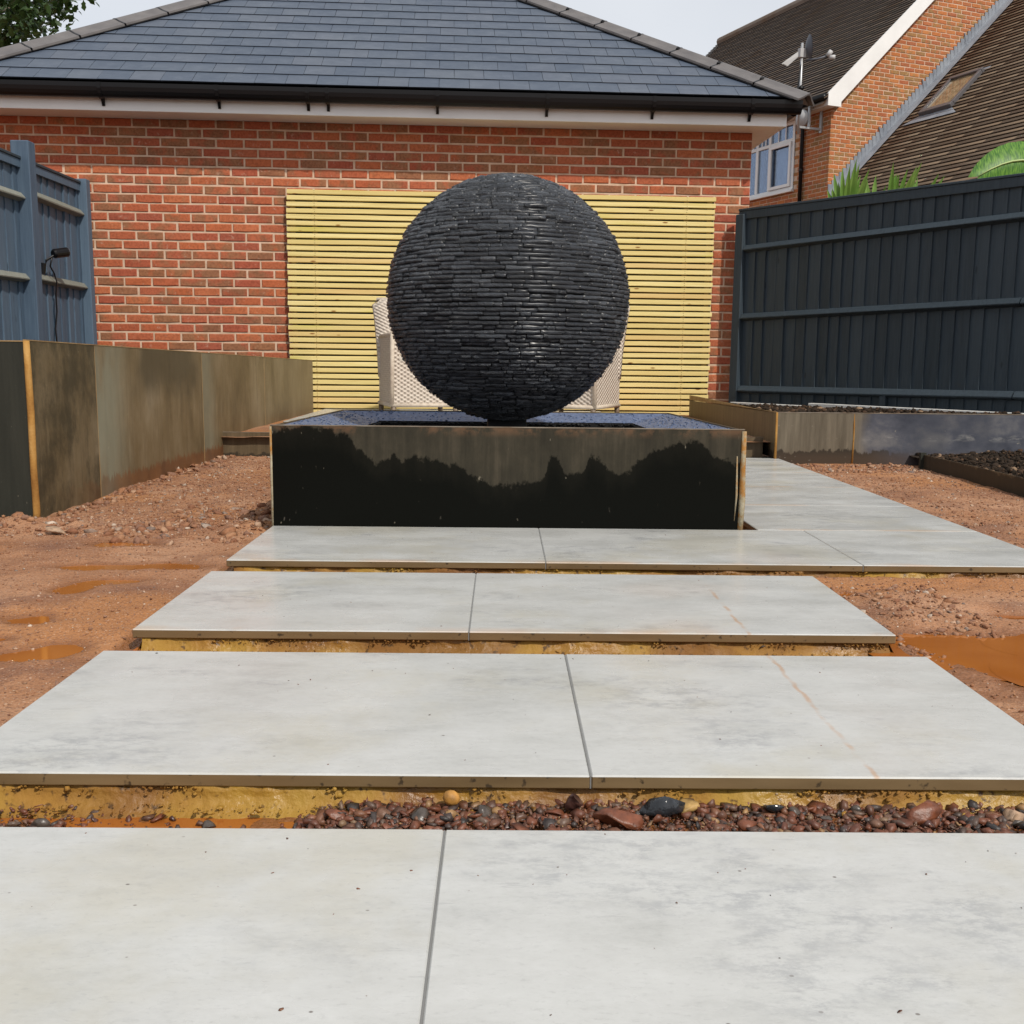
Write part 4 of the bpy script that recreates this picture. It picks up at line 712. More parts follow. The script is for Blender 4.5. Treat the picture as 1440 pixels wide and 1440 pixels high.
mb = MB(); mb.cbox(0, .72, -.10, -.045, .15, .213, .003); mb.build('strip', PALEC, t); mb = MB(); mb.cbox(.78, 3.4, -.10, -.045, .15, .235, .003); mb.build('strip', PALEC, t)
zl = lambda y: 1.93
lf, L = fence('sunlit blue grey boarded fence beside the tall planter', (-2.695, 8.96), (-2.695, 6.0), None, [(.05, .085, 1.965, .085), (1.10, .11, 2.055, .10)], FENCEL, RAILL, lambda x: 1.90 if x > 1.0 else 1.91, .3, .125,
              lambda L: [(.095, 1.043, 1.69, 1.71), (1.157, L, 1.665, 1.66), (.095, 1.043, 1.105, 1.115), (1.157, L, 1.10, 1.08), (.095, 1.043, .5, .5), (1.157, L, .5, .5)], FENCEL)
lf.rotation_euler = (0, 0, -math.pi / 2); lf.location = (-2.70, 8.865, 0)
for c_ in list(lf.children):       # this fence is seen from its +x side: turn its rail side to face the garden
    c_.scale.y *= -1; c_.location.y *= -1
for a, b in ((.095, 1.043), (1.157, L)):
    mb = MB(); mb.cbox(a, b, .014, .036, 1.865, 1.925, .003); mb.build('capping_board', FENCEL, lf); mb = MB(); mb.cbox(a, b, -.03, .045, 1.925, 1.945, .003); mb.build('capping_rail', FENCE, lf)
# spotlight on the left fence
t = thing('garden_spotlight', 'small black spotlight with dangling cable on the left fence', 'spotlight', (-2.60, 8.03, 1.30))
d = Vector((.30, .55, .12)).normalized(); a = Vector((0, 0, 0)); mb = MB(); mb.tube([a - d * .0, a + d * .012, a + d * .12, a + d * .125], [.025, .035, .036, .037], 16); mb.build('lamp_body', BLACKP, t)
mb = MB(); mb.tube([a + d * .1252, a + d * .130], [.034, .033], 16); mb.build('lens', M('clear_lens', rough=.08, col=(.25, .27, .3)), t, True)
mb = MB(); mb.tube([(-.06, -.02, -.11), (-.045, -.02, -.05), (0, .01, -.012)], .009, 8); mb.tube([(-.075, -.02, -.15), (-.065, -.02, -.07)], .02, 8); mb.build('bracket', BLACKP, t)
mb = MB(); mb.tube([(-.01, .0, -.03), (-.03, .01, -.09), (-.02, .05, -.14), (-.012, .07, -.2), (-.03, .085, -.30), (-.035, .10, -.42), (-.04, .07, -.55), (-.03, .06, -.68), (-.045, .08, -.74), (-.03, .12, -.80)], .006, 6); mb.tube([(-.032, .06, -.66), (-.035, .065, -.73)], .014, 8); mb.build('cable', BLACKP, t, True)

# ---------------------------------------------------------------- RATTAN CHAIRS
def mat_weave(name, a, b):
    m = M(name, rough=0.6, spec=0.3); P = m.obj()
    s3 = m.sep(P); u_ = m.ma('MULTIPLY', m.ma('ADD', s3[0], s3[1]), 2 * math.pi / .048); w_ = m.ma('MULTIPLY', s3[2], 2 * math.pi / .030)
    h = m.ma('MULTIPLY', m.ma('SINE', u_), m.ma('SINE', w_)); f = m.step(h, -.2, -.9); c = m.ramp(m.noise(60, 3), (0.3, a), (0.7, b)); m.set('col', m.mix(m.ma('MULTIPLY', f, .6), c, tuple(x * .45 for x in a))); m.bump(h, .8, .006); return m
WEAVE = mat_weave('rattan_weave', (0.47, 0.40, 0.33), (0.60, 0.53, 0.45)); BAND = M('rattan_edge', rough=.6, spec=.3); BAND.set('col', BAND.ramp(BAND.noise(30, 3), (.3, (.42, .35, .28)), (.7, (.54, .47, .38)))); BAND.bump(BAND.noise(90, 2, BAND.map(BAND.pos(), (1, 1, 1))), .4, .004)
CLEG = M('chair_leg', rough=.5, col=(.16, .115, .075)); CUSH = M('seat_pad', rough=.9, col=(.42, .38, .33))
def chair(loc, rz, label):
    t = thing('rattan_chair', label, 'chair', loc, rz, 'rattan armchairs by the slatted screen'); hw, f, bk = .245, -.25, .25
    def panel(nm, pts, th, ax):
        mb = MB(); n = len(pts); o = Vector(ax) * th; mb.add([tuple(p) for p in pts] + [tuple(Vector(p) + o) for p in pts], [tuple(range(n)), tuple(range(2 * n - 1, n - 1, -1))] + [(i, (i + 1) % n, n + (i + 1) % n, n + i) for i in range(n)]); mb.build(nm, WEAVE, t)
    for sg in (-1, 1): panel('side_panel', [(sg * hw, f, .10), (sg * hw, bk, .10), (sg * (hw - .004), bk + .01, .60), (sg * (hw - .008), f, .62)], .05, (-sg, 0, 0))
    panel('front_panel', [(-hw + .051, f + .002, .10), (hw - .051, f + .002, .10), (hw - .051, f + .002, .42), (-hw + .051, f + .002, .42)], .03, (0, 1, 0))
    mb = MB(); mb.cbox(-hw + .051, hw - .051, f + .034, bk - .02, .38, .45, .015); mb.build('seat', CUSH, t)
    mb = MB(); n = 10; vs_ = []       # leaning, slightly bowed back with round shoulders
    for i in range(n + 1):
        u_ = i / n; z = .30 + .59 * u_; y = bk - .03 + .02 * u_ + .10 * max(0, (z - .45) / .44) ** 1.2; w = hw + .005 - (.06 * max(0, (u_ - .9) / .1) ** 2) + .02 * u_
        for k in range(5): xx = -w + 2 * w * k / 4; vs_ += [(xx, y - .02 * (1 - (k / 2 - 1) ** 2), z), (xx, y + .045 - .02 * (1 - (k / 2 - 1) ** 2), z)]
    fs = []
    for i in range(n):
        for k in range(4): a = i * 10 + k * 2; fs += [(a, a + 2, a + 12, a + 10), (a + 1, a + 11, a + 13, a + 3)]
        a = i * 10; fs += [(a, a + 10, a + 11, a + 1), (a + 8, a + 9, a + 19, a + 18)]
    for k in range(4): a = n * 10 + k * 2; fs.append((a, a + 1, a + 3, a + 2)); a = k * 2; fs.append((a, a + 2, a + 3, a + 1))
    mb.add(vs_, fs); mb.build('backrest', WEAVE, t, True)
    mb = MB(); w = hw + .02; mb.tube([(-hw, .265, .55), (-hw - .006, .30, .70), (-w, .345, .84), (-w + .03, .362, .885), (0, .345, .9), (w - .03, .362, .885), (w, .345, .84), (hw + .006, .30, .70), (hw, .265, .55)], .014, 8); mb.build('back_edging', BAND, t, True)
    mb = MB()
    for sx_ in (-1, 1): mb.tube([(sx_ * hw, f, .10), (sx_ * (hw - .003), f, .36), (sx_ * (hw - .008), f, .62)], .016, 8); mb.tube([(sx_ * (hw - .015), f, .62), (sx_ * (hw - .015), bk, .60)], .018, 8)
    for q in ([(-hw, f, .105), (hw, f, .105)], [(-hw, f, .105), (-hw, bk, .105)], [(hw, f, .105), (hw, bk, .105)]): mb.tube(q, .015, 8)
    mb.build('edging', BAND, t, True)
    for sx_ in (-1, 1):
        for sy in (f + .01, bk - .01): mb = MB(); mb.tube([(sx_ * (hw - .01), sy, .0), (sx_ * (hw - .015), sy, .11)], [.017, .021], 10); mb.build('leg', CLEG, t, True)
    return t
chair((.140, 7.86, .112), rad(17), 'pale woven rattan armchair to the left behind the slate sphere')
chair((1.335, 7.86, .112), rad(-27), 'pale woven rattan armchair to the right behind the slate sphere')

# ---------------------------------------------------------------- NEIGHBOURING HOUSE
HO = thing('brick_house', 'neighbouring brick house with brown tiled roofs and white window', 'house', (6.496, 19.006, 0), rad(22))
mb = MB(); mb.add([(0, .006, -.1), (7.4, .006, -.1), (7.4, .006, 5.0), (3.7, .006, 8.75), (.006, .006, 5.02), (0.006, 9.3, -.1), (7.4, 9.3, -.1), (7.4, 9.3, 5.0), (3.7, 9.3, 8.75), (.006, 9.3, 5.02)], [(0, 1, 2, 3, 4), (5, 6, 7, 8, 9), (1, 6, 7, 2)]); mb.add([(.006, .006, -.1), (.006, 9.3, -.1), (.006, 9.3, 3.68), (.006, .006, 3.68), (.006, .965, 3.68), (.006, .006, 5.02), (.006, .965, 5.02), (.006, 3.42, 3.68), (.006, 3.42, 5.02), (.006, 9.3, 5.02), (.006, .965, 4.95), (.006, 3.42, 4.95)], [(0, 1, 2, 7, 4, 3), (3, 4, 10, 6, 5), (7, 2, 9, 8, 11), (10, 11, 8, 6)]); gw = mb.build('wall', MORTAR, HO)
zbar = lambda x: 5.06 + x * .955
zfl = lambda x: 3.60 + (x - .13) * .984
bricks(gw, HBRICK, 0, 4.6, 3.3, 8.9, 0.0, .02, lambda x, z: 3 - x * .4 - abs(z - zfl(x) - .8) * .3 if zfl(x) + .1 < z < zbar(x) - .02 and z < 7.3 else 0, lambda x, z, h: zfl(x) - .1 < z < zbar(x - h) + .05)
Tw = Matrix(((0, 1, 0, 0), (-1, 0, 0, 0), (0, 0, 1, 0), (0, 0, 0, 1)))     # window wall: brick x -> -y(local), outward -x
bricks(gw, HBRICK, -9.2, 0, 2.6, 5.05, -.09, .02, lambda x, z: 0, lambda x, z, h: not (-3.45 < x < -.93 and 3.66 < z < 4.96) and x > -4.6, 0, Tw)
def mat_tile(name, cs):
    m = M(name, rough=0.7, spec=0.35); c = m.ramp(m.rnd(), (0, cs[0]), (.5, cs[1]), (1, cs[2])); c = m.mix(m.ma('MULTIPLY', m.step(m.noise(1.1, 5, rough=.6), .50, .66), .6), c, cs[3]); c = m.mix(m.ma('MULTIPLY', m.step(m.noise(26, 4), .62, .72), .2), c, (.19, .17, .14)); m.set('col', c); m.bump(m.noise(60, 3), .3, .004); return m
TILE1 = mat_tile('old_roof_tile', ((.165, .128, .100), (.180, .140, .110), (.198, .156, .125), (.145, .088, .050)))
TILE2 = mat_tile('brown_roof_tile', ((.245, .172, .110), (.255, .180, .117), (.265, .188, .123), (.205, .130, .078)))
def tiles(parent, mat, x0, z0, slope, xlen, ya, yb, name, gauge=.1, wd=.165, edge=None):
    th = math.atan(slope); c_, s_ = math.cos(th), math.sin(th); n = int(xlen / c_ / gauge); V = []; F = []; o = 0
    for r in range(n):
        m_ = int((yb - ya) / wd) + 2; off = (wd / 2 if r % 2 else 0)
        for i in range(m_):
            y0 = max(ya, ya - wd + i * wd + off); y1 = min(yb, ya + i * wd + off - .001)
            if y1 - y0 < .02: continue
            d0 = r * gauge + random.uniform(-.0006, .0006); lift = .022 + random.uniform(-.0006, .0006); bl = .016; d1 = d0 + gauge * 1.4
            pts = []
            for dd, h in ((d0, lift), (d0, lift + bl), (d1, .002 + bl * .4), (d1, -.01)):
                for yy in (y0, y1): pts.append((x0 + dd * c_ - h * s_, yy, z0 + dd * s_ + h * c_))
            V += pts; F += [(o, o + 1, o + 3, o + 2), (o + 2, o + 3, o + 5, o + 4), (o, o + 2, o + 4, o + 6), (o + 1, o + 7, o + 5, o + 3), (o, o + 6, o + 7, o + 1)]; o += 8
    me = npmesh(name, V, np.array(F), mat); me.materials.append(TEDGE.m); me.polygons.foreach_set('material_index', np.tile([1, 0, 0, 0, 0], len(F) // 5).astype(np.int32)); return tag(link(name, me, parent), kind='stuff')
mb = MB(); mb.add([(-.3, -.12, 4.96), (3.72, -.12, 8.80), (3.72, 9.35, 8.80), (-.3, 9.35, 4.96), (7.7, -.12, 4.96), (7.7, 9.35, 4.96)], [(0, 1, 2, 3), (1, 4, 5, 2)]); mr = mb.build('roof', TILE1, HO)
tiles(mr, TILE1, -.27, 5.02, .957, 4.0, -.15, 9.36, 'tile_courses', .1, 1.1)
mb = MB()
for i in range(21): mb.tube([(3.72, -.15 + i * .45, 8.86), (3.72, -.15 + i * .45 + .445, 8.86)], .12, 10)
tag(mb.build('ridge_tiles', TILE1, mr), kind='stuff')
# barge board, soffit end box, fascia and gutter on the window side
b0, b1 = (-.19, 4.905), (3.75, 8.67); dx, dz = b1[0] - b0[0], b1[1] - b0[1]
mb = MB(); mb.prism([(-.205, 4.935), (.075, 4.935), (.075, 5.02), (3.72, 8.66), (3.72, 8.90), (-.205, 5.145)], -.155, -.125); mb.prism([(3.72, 8.66), (7.4, 5.0), (7.6, 5.15), (3.72, 8.90)], -.155, -.125); mb.build('bargeboard', WHITEP, HO)
mb = MB(); mb.prism([(-.20, 5.0), (.075, 5.03), (3.72, 8.70), (3.72, 8.73), (.06, 5.06), (-.2, 5.04)], -.125, .004); mb.build('verge_soffit', M('verge_under', rough=.6, col=(.30, .13, .07)), HO)
mb = MB(); mb.box(-.20, -.002, -.124, 9.3, 4.935, 4.945); mb.box(-.205, -.19, -.124, 9.3, 4.935, 5.07); mb.build('fascia', WHITEP, HO)
mb = MB(); mb.tube([(-.265, -.14, 5.075), (-.265, 9.3, 5.075)], .058, 10); mb.build('gutter', BLACKP, HO, True)
mb = MB(); mb.tube([(-.05, .705, 2.8), (-.05, .715, 4.68), (-.10, .712, 4.85), (-.25, .71, 5.02)], .036, 10); mb.tube([(-.05, .705, 3.95), (-.05, .705, 4.02)], .043, 10); mb.build('downpipe', BLACKP, HO, True)
# lower roof in front of the gable, lead flashing, skylight
LS = .984; mb = MB(); mb.add([(-.75, -.02, zfl(-.75) - .16), (3.9, -.02, zfl(3.9) - .16), (3.9, -7.5, zfl(3.9) - .16), (-.75, -7.5, zfl(-.75) - .16)], [(0, 1, 2, 3)]); mb.box(-.5, 3.9, -7.4, -.03, -.1, 2.5); lr = mb.build('lower_roof', TILE2, HO)
tiles(lr, TILE2, -.75, zfl(-.75) - .13, LS, 4.7, -7.5, -.02, 'tile_courses', .105, 1.3)
m = LEAD = M('lead_flashing', rough=.45, spec=.5); m.set('col', m.ramp(m.noise(6, 5), (.3, (.17, .19, .225)), (.7, (.27, .295, .33)))); mb = MB()
x = .02
while x < 3.9:      # stepped cover flashing, one lead piece per few courses
    z = zfl(x); mb.prism([(x, z - .07), (x + .0762, z + .005), (x + .0762, z + .16), (x - .015, z + .16), (x - .015, z + .085)], -.014, .004); x += .0762
mb.add([(0, -.012, zfl(0) - .05), (3.9, -.012, zfl(3.9) - .05), (3.9, -.20, zfl(3.9) - .072), (0, -.20, zfl(0) - .072)], [(0, 1, 2, 3)])
for xx in np.arange(.2, 3.8, .92): mb.prism([(xx, zfl(xx) - .08), (xx + .02, zfl(xx) - .05), (xx - .05, zfl(xx) + .15), (xx - .07, zfl(xx) + .14)], -.02, .0)
mb.build('lead_flashing', LEAD, HO)
th = math.atan(LS); LT = Matrix(((math.cos(th), 0, -math.sin(th), 0), (0, 1, 0, 0), (math.sin(th), 0, math.cos(th), zfl(0) - .13), (0, 0, 0, 1)))   # x up slope, z normal
u0, u1 = 1.49 / math.cos(th), 2.18 / math.cos(th); FRM = M('skylight_frame', rough=.35, spec=.5, col=(.10, .095, .10))
sk = MB(); sk.cbox(u0, u0 + .09, -1.28, -.54, .0, .10, .006, T=LT); sk.cbox(u1 - .07, u1, -1.28, -.54, .0, .10, .006, T=LT); sk.cbox(u0 + .091, u1 - .071, -1.28, -1.21, .0, .095, .006, T=LT); sk.cbox(u0 + .091, u1 - .071, -.61, -.54, .0, .095, .006, T=LT); sko = sk.build('skylight', FRM, HO)
GLS = M('skylight_glass', rough=.05, spec=.6); GLS.set('col', GLS.ramp(GLS.noise(5, 3, GLS.map(GLS.pos(), (3, 3, 1))), (.35, (.16, .12, .07)), (.65, (.30, .22, .13)))); mb = MB(); mb.box(u0 + .088, u1 - .068, -1.212, -.608, .05, .06, T=LT); mb.build('glass', GLS, sko)
mb = MB(); mb.add([(u0 - .22, -1.55, .045), (u0 - .01, -1.30, .03), (u0 - .002, -.52, .03), (u0 - .20, -.30, .045)], [(0, 1, 2, 3)], T=LT); mb.build('apron', LEAD, sko); mb = MB(); mb.add([(u1 + .002, -1.35, .03), (u1 + .09, -1.35, .03), (u1 + .09, -.47, .03), (u1 + .002, -.47, .03)], [(0, 1, 2, 3)], T=LT); mb.build('head_flashing', LEAD, sko)
# white casement window in the side wall: y runs away from the corner
WY0, WY1, WZ0, WZ1 = .985, 3.4, 3.70, 4.93
mb = MB(); mb.box(.05, .5, WY0, WY1, WZ0, WZ1); 
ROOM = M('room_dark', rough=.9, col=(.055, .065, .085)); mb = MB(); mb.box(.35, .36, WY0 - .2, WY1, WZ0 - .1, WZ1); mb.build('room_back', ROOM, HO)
mb = MB(); fr = lambda y0, y1, z0, z1, d=0: mb.cbox(-.012 - d, .045, y0, y1, z0, z1, .004)
fr(WY0, WY0 + .065, WZ0, WZ1); fr(WY0 + .066, WY1, WZ0, WZ0 + .06); fr(WY0 + .066, WY1, WZ1 - .06, WZ1)
mull = (1.70, 2.10, 2.50, 2.95)
for y in mull: fr(y, y + .07, WZ0 + .061, WZ1 - .061)
ys = [WY0 + .065] + [q for y in mull for q in (y, y + .07)] + [WY1]; lights = [(ys[i], ys[i + 1]) for i in range(0, len(ys) - 1, 2)]
for a, b in lights: fr(a + .001, b - .001, 4.565, 4.625)
wf = mb.build('window', WHITEP, HO)
mb = MB(); mb.cbox(-.07, -.002, WY0 - .04, WY1, WZ0 - .045, WZ0 - .003, .004); mb.build('sill', WHITEP, wf)
GL = M('window_glass', rough=.03, spec=.5); tn = GL.n('ShaderNodeBsdfTransparent'); tn.inputs[0].default_value = (.75, .8, .85, 1); gn = GL.n('ShaderNodeBsdfGlossy'); gn.inputs['Roughness'].default_value = .02; gn.inputs[0].default_value = (.85, .9, 1, 1); lw = GL.n('ShaderNodeLayerWeight'); lw.inputs[0].default_value = .35
mx = GL.n('ShaderNodeMixShader'); GL.t.links.new(GL.ma('MULTIPLY', lw.outputs['Fresnel'], .75), mx.inputs[0]); GL.t.links.new(tn.outputs[0], mx.inputs[1]); GL.t.links.new(gn.outputs[0], mx.inputs[2]); GL.t.links.new(mx.outputs[0], GL.t.nodes['Material Output'].inputs[0])
for k, (a, b) in enumerate(lights):
    for z0, z1 in ((WZ0 + .058, 4.567), (4.623, WZ1 - .058)): mb = MB(); mb.box(.012, .018, a - .003, b + .003, z0, z1); mb.build('pane', GL, wf)
    w = b - a
    if w > .2:
        for q in (1, 2): mb = MB(); mb.box(-.004, .011, a + w * q / 3 - .012, a + w * q / 3 + .012, 4.626, WZ1 - .061); mb.build('glazing_bar', WHITEP, wf)
mb = MB(); a, b = lights[0]; z0, z1 = WZ0 + .062, 4.562; D_ = .03
for q in ((a + .002, a + .058, z0, z1), (b - .058, b - .002, z0, z1), (a + .059, b - .059, z0, z0 + .056), (a + .059, b - .059, z1 - .056, z1)): mb.cbox(-.045, -.0125, q[0], q[1], q[2], q[3], .004)
so2 = mb.build('casement_sash', WHITEP, wf)
CUR = M('curtain', rough=.9, col=(.50, .56, .66)); 
for y0, y1 in ((1.42, 1.72), (2.14, 2.26)):
    mb = MB(); n = 24; vs_ = [(.16 + .02 * math.sin(i * 1.4), y0 + (y1 - y0) * i / n, z) for i in range(n + 1) for z in (3.66, 4.95)]; mb.add(vs_, [(2 * i, 2 * i + 1, 2 * i + 3, 2 * i + 2) for i in range(n)]); mb.build('curtain', CUR, wf, True)
# satellite dish on a pole bracketed to the side wall
t = thing('satellite_dish', 'dark satellite dish on a thin grey pole above the garage gutter', 'satellite dish', (6.496, 19.006, 0), rad(22))
GALV = M('galvanised', rough=.45, spec=.5, metal=.6, col=(.42, .43, .44)); DSH = M('dish_grey', rough=.5, col=(.075, .082, .10)); LIT = M('light_grey_plastic', rough=.5, col=(.42, .42, .42))
mb = MB(); mb.tube([(-.5, .245, 4.50), (-.5, .25, 6.02)], .024, 10); mb.build('pole', GALV, t, True)
mb = MB(); mb.cbox(-.5, -.02, .225, .265, 4.60, 4.64, .004); mb.cbox(-.04, -.002, .22, .27, 4.56, 5.0, .004); mb.cbox(-.30, -.26, .225, .265, 4.645, 4.98, .004); mb.cbox(-.3, -.041, .225, .265, 4.955, 4.985, .004); mb.build('wall_bracket', GALV, t)
# dish seen edge-on, facing right
Td = Matrix.Translation((-.44, .22, 5.95)) @ Matrix.Rotation(rad(-25), 4, 'Z') @ Matrix.Rotation(rad(84), 4, 'Y')
mb = MB(); n = 24; vs_ = []; fs = []
for r in range(5):
    for k in range(n): a = 2 * math.pi * k / n; vs_.append((  .205 * r / 4 * math.cos(a) if r else 0, .18 * r / 4 * math.sin(a) if r else 0, .07 * (r / 4) ** 2))
fs = [(r * n + k, r * n + (k + 1) % n, (r + 1) * n + (k + 1) % n, (r + 1) * n + k) for r in range(4) for k in range(n)]; mb.add(vs_, fs, 0, Td); mb.add([(x, y, z - .008) for x, y, z in vs_], fs, 0, Td); mb.build('dish', DSH, t, True)
mb = MB(); mb.tube([(-.44, .2, 5.73), (-.30, .09, 5.74), (-.16, -.03, 5.78)], .020, 8); mb.build('arm', DSH, t, True)
mb = MB(); mb.tube([(-.17, -.02, 5.77), (-.12, -.06, 5.86)], .04, 12); mb.tube([(-.14, -.04, 5.75), (-.06, -.10, 5.75)], .04, 10); mb.build('receiver', LIT, t, True)
mb = MB(); mb.add([(-.86, .30, 5.66), (-.56, .26, 5.88), (-.52, .25, 5.83), (-.76, .29, 5.62)], [(0, 1, 2, 3)]); mb.add([(-.86, .33, 5.66), (-.56, .29, 5.88), (-.52, .28, 5.83), (-.76, .32, 5.62)], [(0, 1, 2, 3)]); mb.box(-.56, -.44, .21, .29, 5.78, 5.93); mb.build('back_mount', LIT, t)
mb = MB(); mb.tube([(-.5, .24, 5.75), (-.55, .24, 5.35), (-.57, .24, 5.2), (-.63, .2, 5.10), (-.64, .2, 4.9)], .012, 6); mb.tube([(-.5, .25, 5.24), (-.47, .25, 5.30)], .05, 10); mb.build('cable', BLACKP, t, True)
mb = MB(); mb.tube([(-.34, .40, 4.81), (-.28, .40, 4.81)], .15, 20); mb.build('round_cover', LIT, t, True)

# ---------------------------------------------------------------- PLANTS
def mat_leaf(name, a, b, tr=.3, sc=(1, 1, 1)):
    m = M(name, rough=.45, spec=.4); c = m.mix(m.step(m.noise(4, 3, m.map(m.pos(), sc, rot=(0, .6, 0))), .35, .7), a, b); c = m.mix(m.ma('MULTIPLY', m.island(), .4), c, tuple(x * .5 for x in a)); m.set('col', c)
    tb = m.n('ShaderNodeBsdfTranslucent'); m.put(tb.inputs[0], m.mix(.5, c, b)); mx = m.n('ShaderNodeMixShader'); mx.inputs[0].default_value = tr; o = m.t.nodes['Material Output']
    m.t.links.new(m.b.outputs[0], mx.inputs[1]); m.t.links.new(tb.outputs[0], mx.inputs[2]); m.t.links.new(mx.outputs[0], o.inputs[0]); return m
BARK = M('bark', rough=.9); BARK.set('col', BARK.ramp(BARK.noise(9, 5, BARK.map(BARK.pos(), (3, 3, .6))), (.3, (.05, .038, .028)), (.7, (.12, .095, .07)))); BARK.bump(BARK.noise(20, 5, BARK.map(BARK.pos(), (3, 3, .5))), .7, .02)
OAK = mat_leaf('oak_leaf', (.030, .060, .016), (.050, .095, .024)); PALM = mat_leaf('palm_leaf', (.13, .28, .045), (.24, .38, .09)); BAN = mat_leaf('banana_leaf', (.030, .14, .012), (.22, .45, .05), .35, (34, 3, 5))
t = thing('oak_tree', 'leafy oak branch reaching over the garage roof at top left', 'tree', (-11.05, 18.5, -.2))
mb = MB(); mb.tube([(0, 0, 0), (.1, 0, 1.5), (.05, .1, 3.2), (.3, 0, 5.0)], [.34, .27, .23, .17], 12); limbs = []; rr = random.Random(11)
for k in range(15):
    a = rr.uniform(0, 6.28); z0 = rr.uniform(2.6, 5); L = rr.uniform(2.4, 4.0); e = Vector((math.cos(a) * L, math.sin(a) * L, z0 + rr.uniform(.8, 2.6))); s_ = Vector((.1, 0, z0)); mid = s_.lerp(e, .5) + Vector((0, 0, rr.uniform(-.1, .5))); mb.tube([s_, mid, e], [.11, .065, .02], 7); limbs.append((s_, mid, e))
extra = [((.2, 0, 4.2), (2.2, -.4, 5.6), (4.15, -.6, 5.62)), ((.3, 0, 4.8), (1.9, -.5, 6.3), (3.9, -.7, 6.5)), ((.2, 0, 4.0), (1.8, -.3, 4.9), (3.55, -.5, 4.75))]
for q in extra: q = tuple(Vector(p) for p in q); mb.tube(q, [.09, .05, .015], 7); limbs.append(q)
mb.build('trunk', BARK, t, True)
LV = []; LF = []
shape = [(0, 0), (.035, .012), (.055, .034), (.075, .026), (.105, .036), (.13, .012), (.145, 0), (.13, -.012), (.105, -.036), (.075, -.026), (.055, -.034), (.035, -.012)]
def leaf_at(p, sc):
    T = Euler((rr.uniform(-1.1, 1.1), rr.uniform(-1.1, 1.1), rr.uniform(0, 6.28))).to_matrix(); o = len(LV)
    for x, y in shape: LV.append(tuple(p + T @ Vector((x * sc, y * sc, abs(y) * .3 * sc))))
    LF.append(tuple(range(o, o + 12)))
for s_, mid, e in limbs:
    for _ in range(22 if e.x < 2.6 else 34):
        u_ = rr.uniform(.35, 1.05); c_ = s_.lerp(mid, min(u_ * 2, 1)) if u_ < .5 else mid.lerp(e, (u_ - .5) * 2); c_ = c_ + Vector((rr.gauss(0, .34), rr.gauss(0, .34), rr.gauss(0, .26))); R = rr.uniform(.16, .34)
        for _ in range(36): leaf_at(c_ + Vector((rr.gauss(0, R), rr.gauss(0, R), rr.gauss(0, R * .7))), rr.uniform(.9, 1.5))
mb = MB(); mb.add(LV, LF); cr_ = mb.build('crown', OAK, t)
t = thing('palm_plant', 'spiky green palm fronds showing above the right fence', 'palm', (4.42, 10.9, .06))
mb = MB(); mb.tube([(0, 0, 0), (.03, 0, 1.0), (.0, 0, 1.85)], [.09, .08, .07], 10); mb.build('trunk', BARK, t, True); rr = random.Random(5)
def blade(mb, b, tip, w):
    b, tip = Vector(b), Vector(tip); d = (tip - b); s_ = d.cross(Vector((0, 1, 0))).normalized() * w; n = 5; vs_ = []
    for i in range(n + 1):
        u_ = i / n; p = b + d * u_ + Vector((0, -.04 * u_ * u_, -.05 * u_ * u_)); k = (1 - u_ ** 5) * (.45 + .55 * min(1, u_ * 4)); vs_ += [p - s_ * k, p + Vector((0, .012 * k, 0)), p + s_ * k]
    mb.add(vs_, [q for i in range(n) for q in ((i * 3, i * 3 + 1, i * 3 + 4, i * 3 + 3), (i * 3 + 1, i * 3 + 2, i * 3 + 5, i * 3 + 4))])
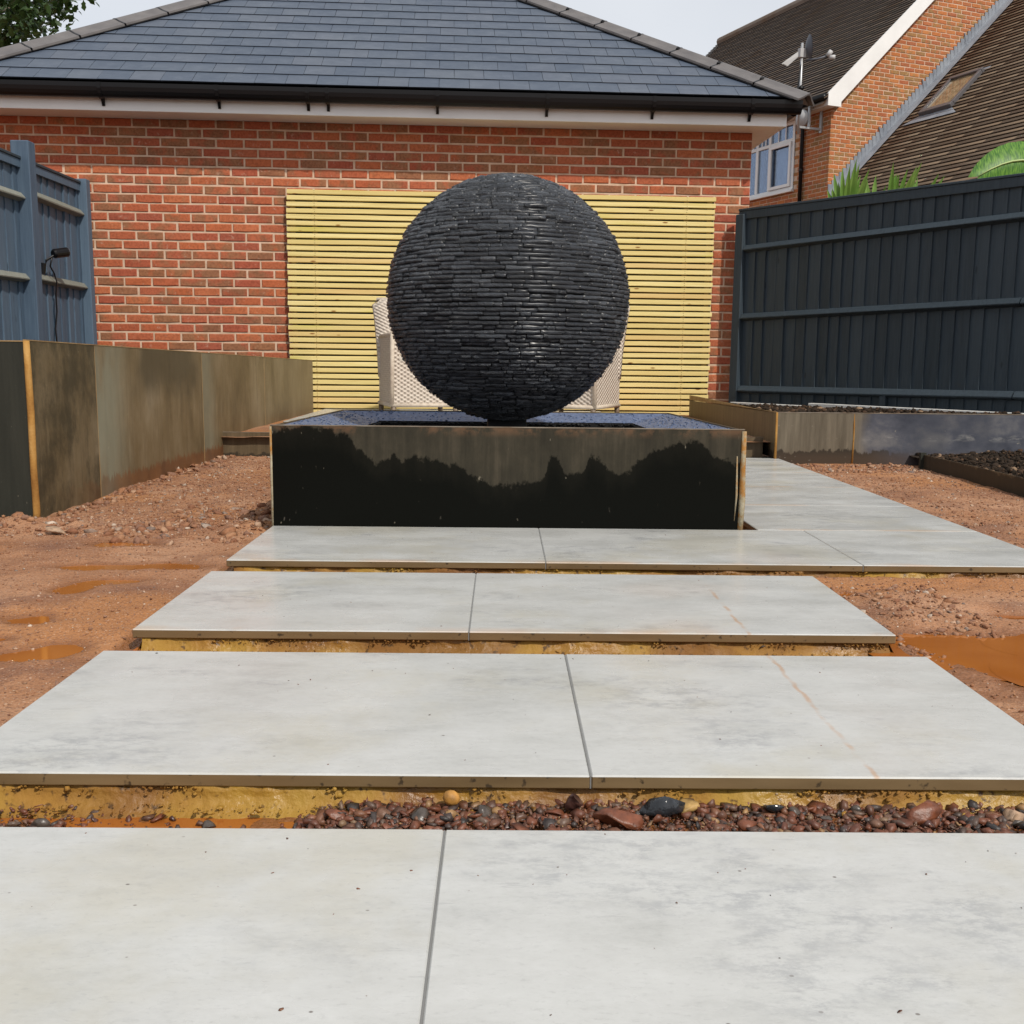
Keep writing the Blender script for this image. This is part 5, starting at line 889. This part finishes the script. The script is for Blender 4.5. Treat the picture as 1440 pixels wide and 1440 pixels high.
for bx, n, xs, top in ((-.22, 18, (-.36, .08), 2.66), (.12, 4, (.06, .18), 2.56), (.34, 10, (.24, .52), 2.72), (.60, 4, (.56, .78), 2.66)):
    mb = MB(); base = (bx * .8 + .02, .05, 1.75)
    for i in range(n): x = xs[0] + (xs[1] - xs[0]) * i / (n - 1); blade(mb, base, (x + rr.uniform(-.03, .03), rr.uniform(-.2, .2), top - .1 - rr.uniform(0, .20) - abs(x - (xs[0] + xs[1]) / 2) * .5), .031)
    mb.tube([(0, 0, 1.6), (bx * .5, .03, 1.7), base], [.02, .014, .01], 6); mb.build('frond', PALM, t)
t = thing('banana_plant', 'broad bright green banana leaf above the right fence', 'banana plant', (4.90, 8.1, -.24))
mb = MB(); mb.tube([(0, 0, 0), (0, 0, .9), (.02, 0, 1.75)], [.10, .085, .06], 12); mb.build('trunk', M('banana_stem', rough=.6, col=(.14, .20, .06)), t, True)
def ban_leaf(pts, W_, rollz):
    pts = [Vector(p) for p in pts]; n = 44; mb = MB(); vs_ = []
    def P(u_):
        a, b, c_, d = pts; v = 1 - u_; return a * v ** 3 + b * 3 * v * v * u_ + c_ * 3 * v * u_ * u_ + d * u_ ** 3
    for i in range(n + 1):
        u_ = i / n; p = P(u_); tg = (P(min(u_ + .01, 1)) - P(max(u_ - .01, 0))).normalized(); sd = tg.cross(Vector(rollz)).normalized(); w = W_ * (math.sin(math.pi * min(u_ * .92 + .06, 1)) ** .6); nn = sd.cross(tg)
        for k in range(-4, 5): q = k / 4; vs_.append(p + sd * w * q + nn * (-.30 * abs(q) ** 1.6 * w + .006 * math.sin(i * 2.1) * abs(q)) + tg * .06 * abs(q))
    mb.add(vs_, [(i * 9 + k, i * 9 + k + 1, (i + 1) * 9 + k + 1, (i + 1) * 9 + k) for i in range(n) for k in range(8)]); mb.build('leaf', BAN, t, True)
    mb = MB(); mb.tube([P(i / 14) + Vector((0, -.006, .004)) for i in range(15)], [.016 * (1 - i / 15) + .003 for i in range(15)], 6); mb.build('midrib', M('midrib', rough=.5, col=(.34, .42, .16)), t, True)
ban_leaf([(.02, 0, 1.7), (.10, -.1, 2.25), (-.22, -.15, 2.43), (-.64, -.2, 2.16)], .19, (.15, -.95, .3))
ban_leaf([(.02, 0, 1.7), (.3, .2, 2.3), (.7, .3, 2.3), (1.1, .4, 1.9)], .17, (0, -.3, 1))
ban_leaf([(.02, 0, 1.6), (.1, .4, 2.0), (.2, .8, 2.0), (.3, 1.1, 1.6)], .15, (.3, 0, 1))
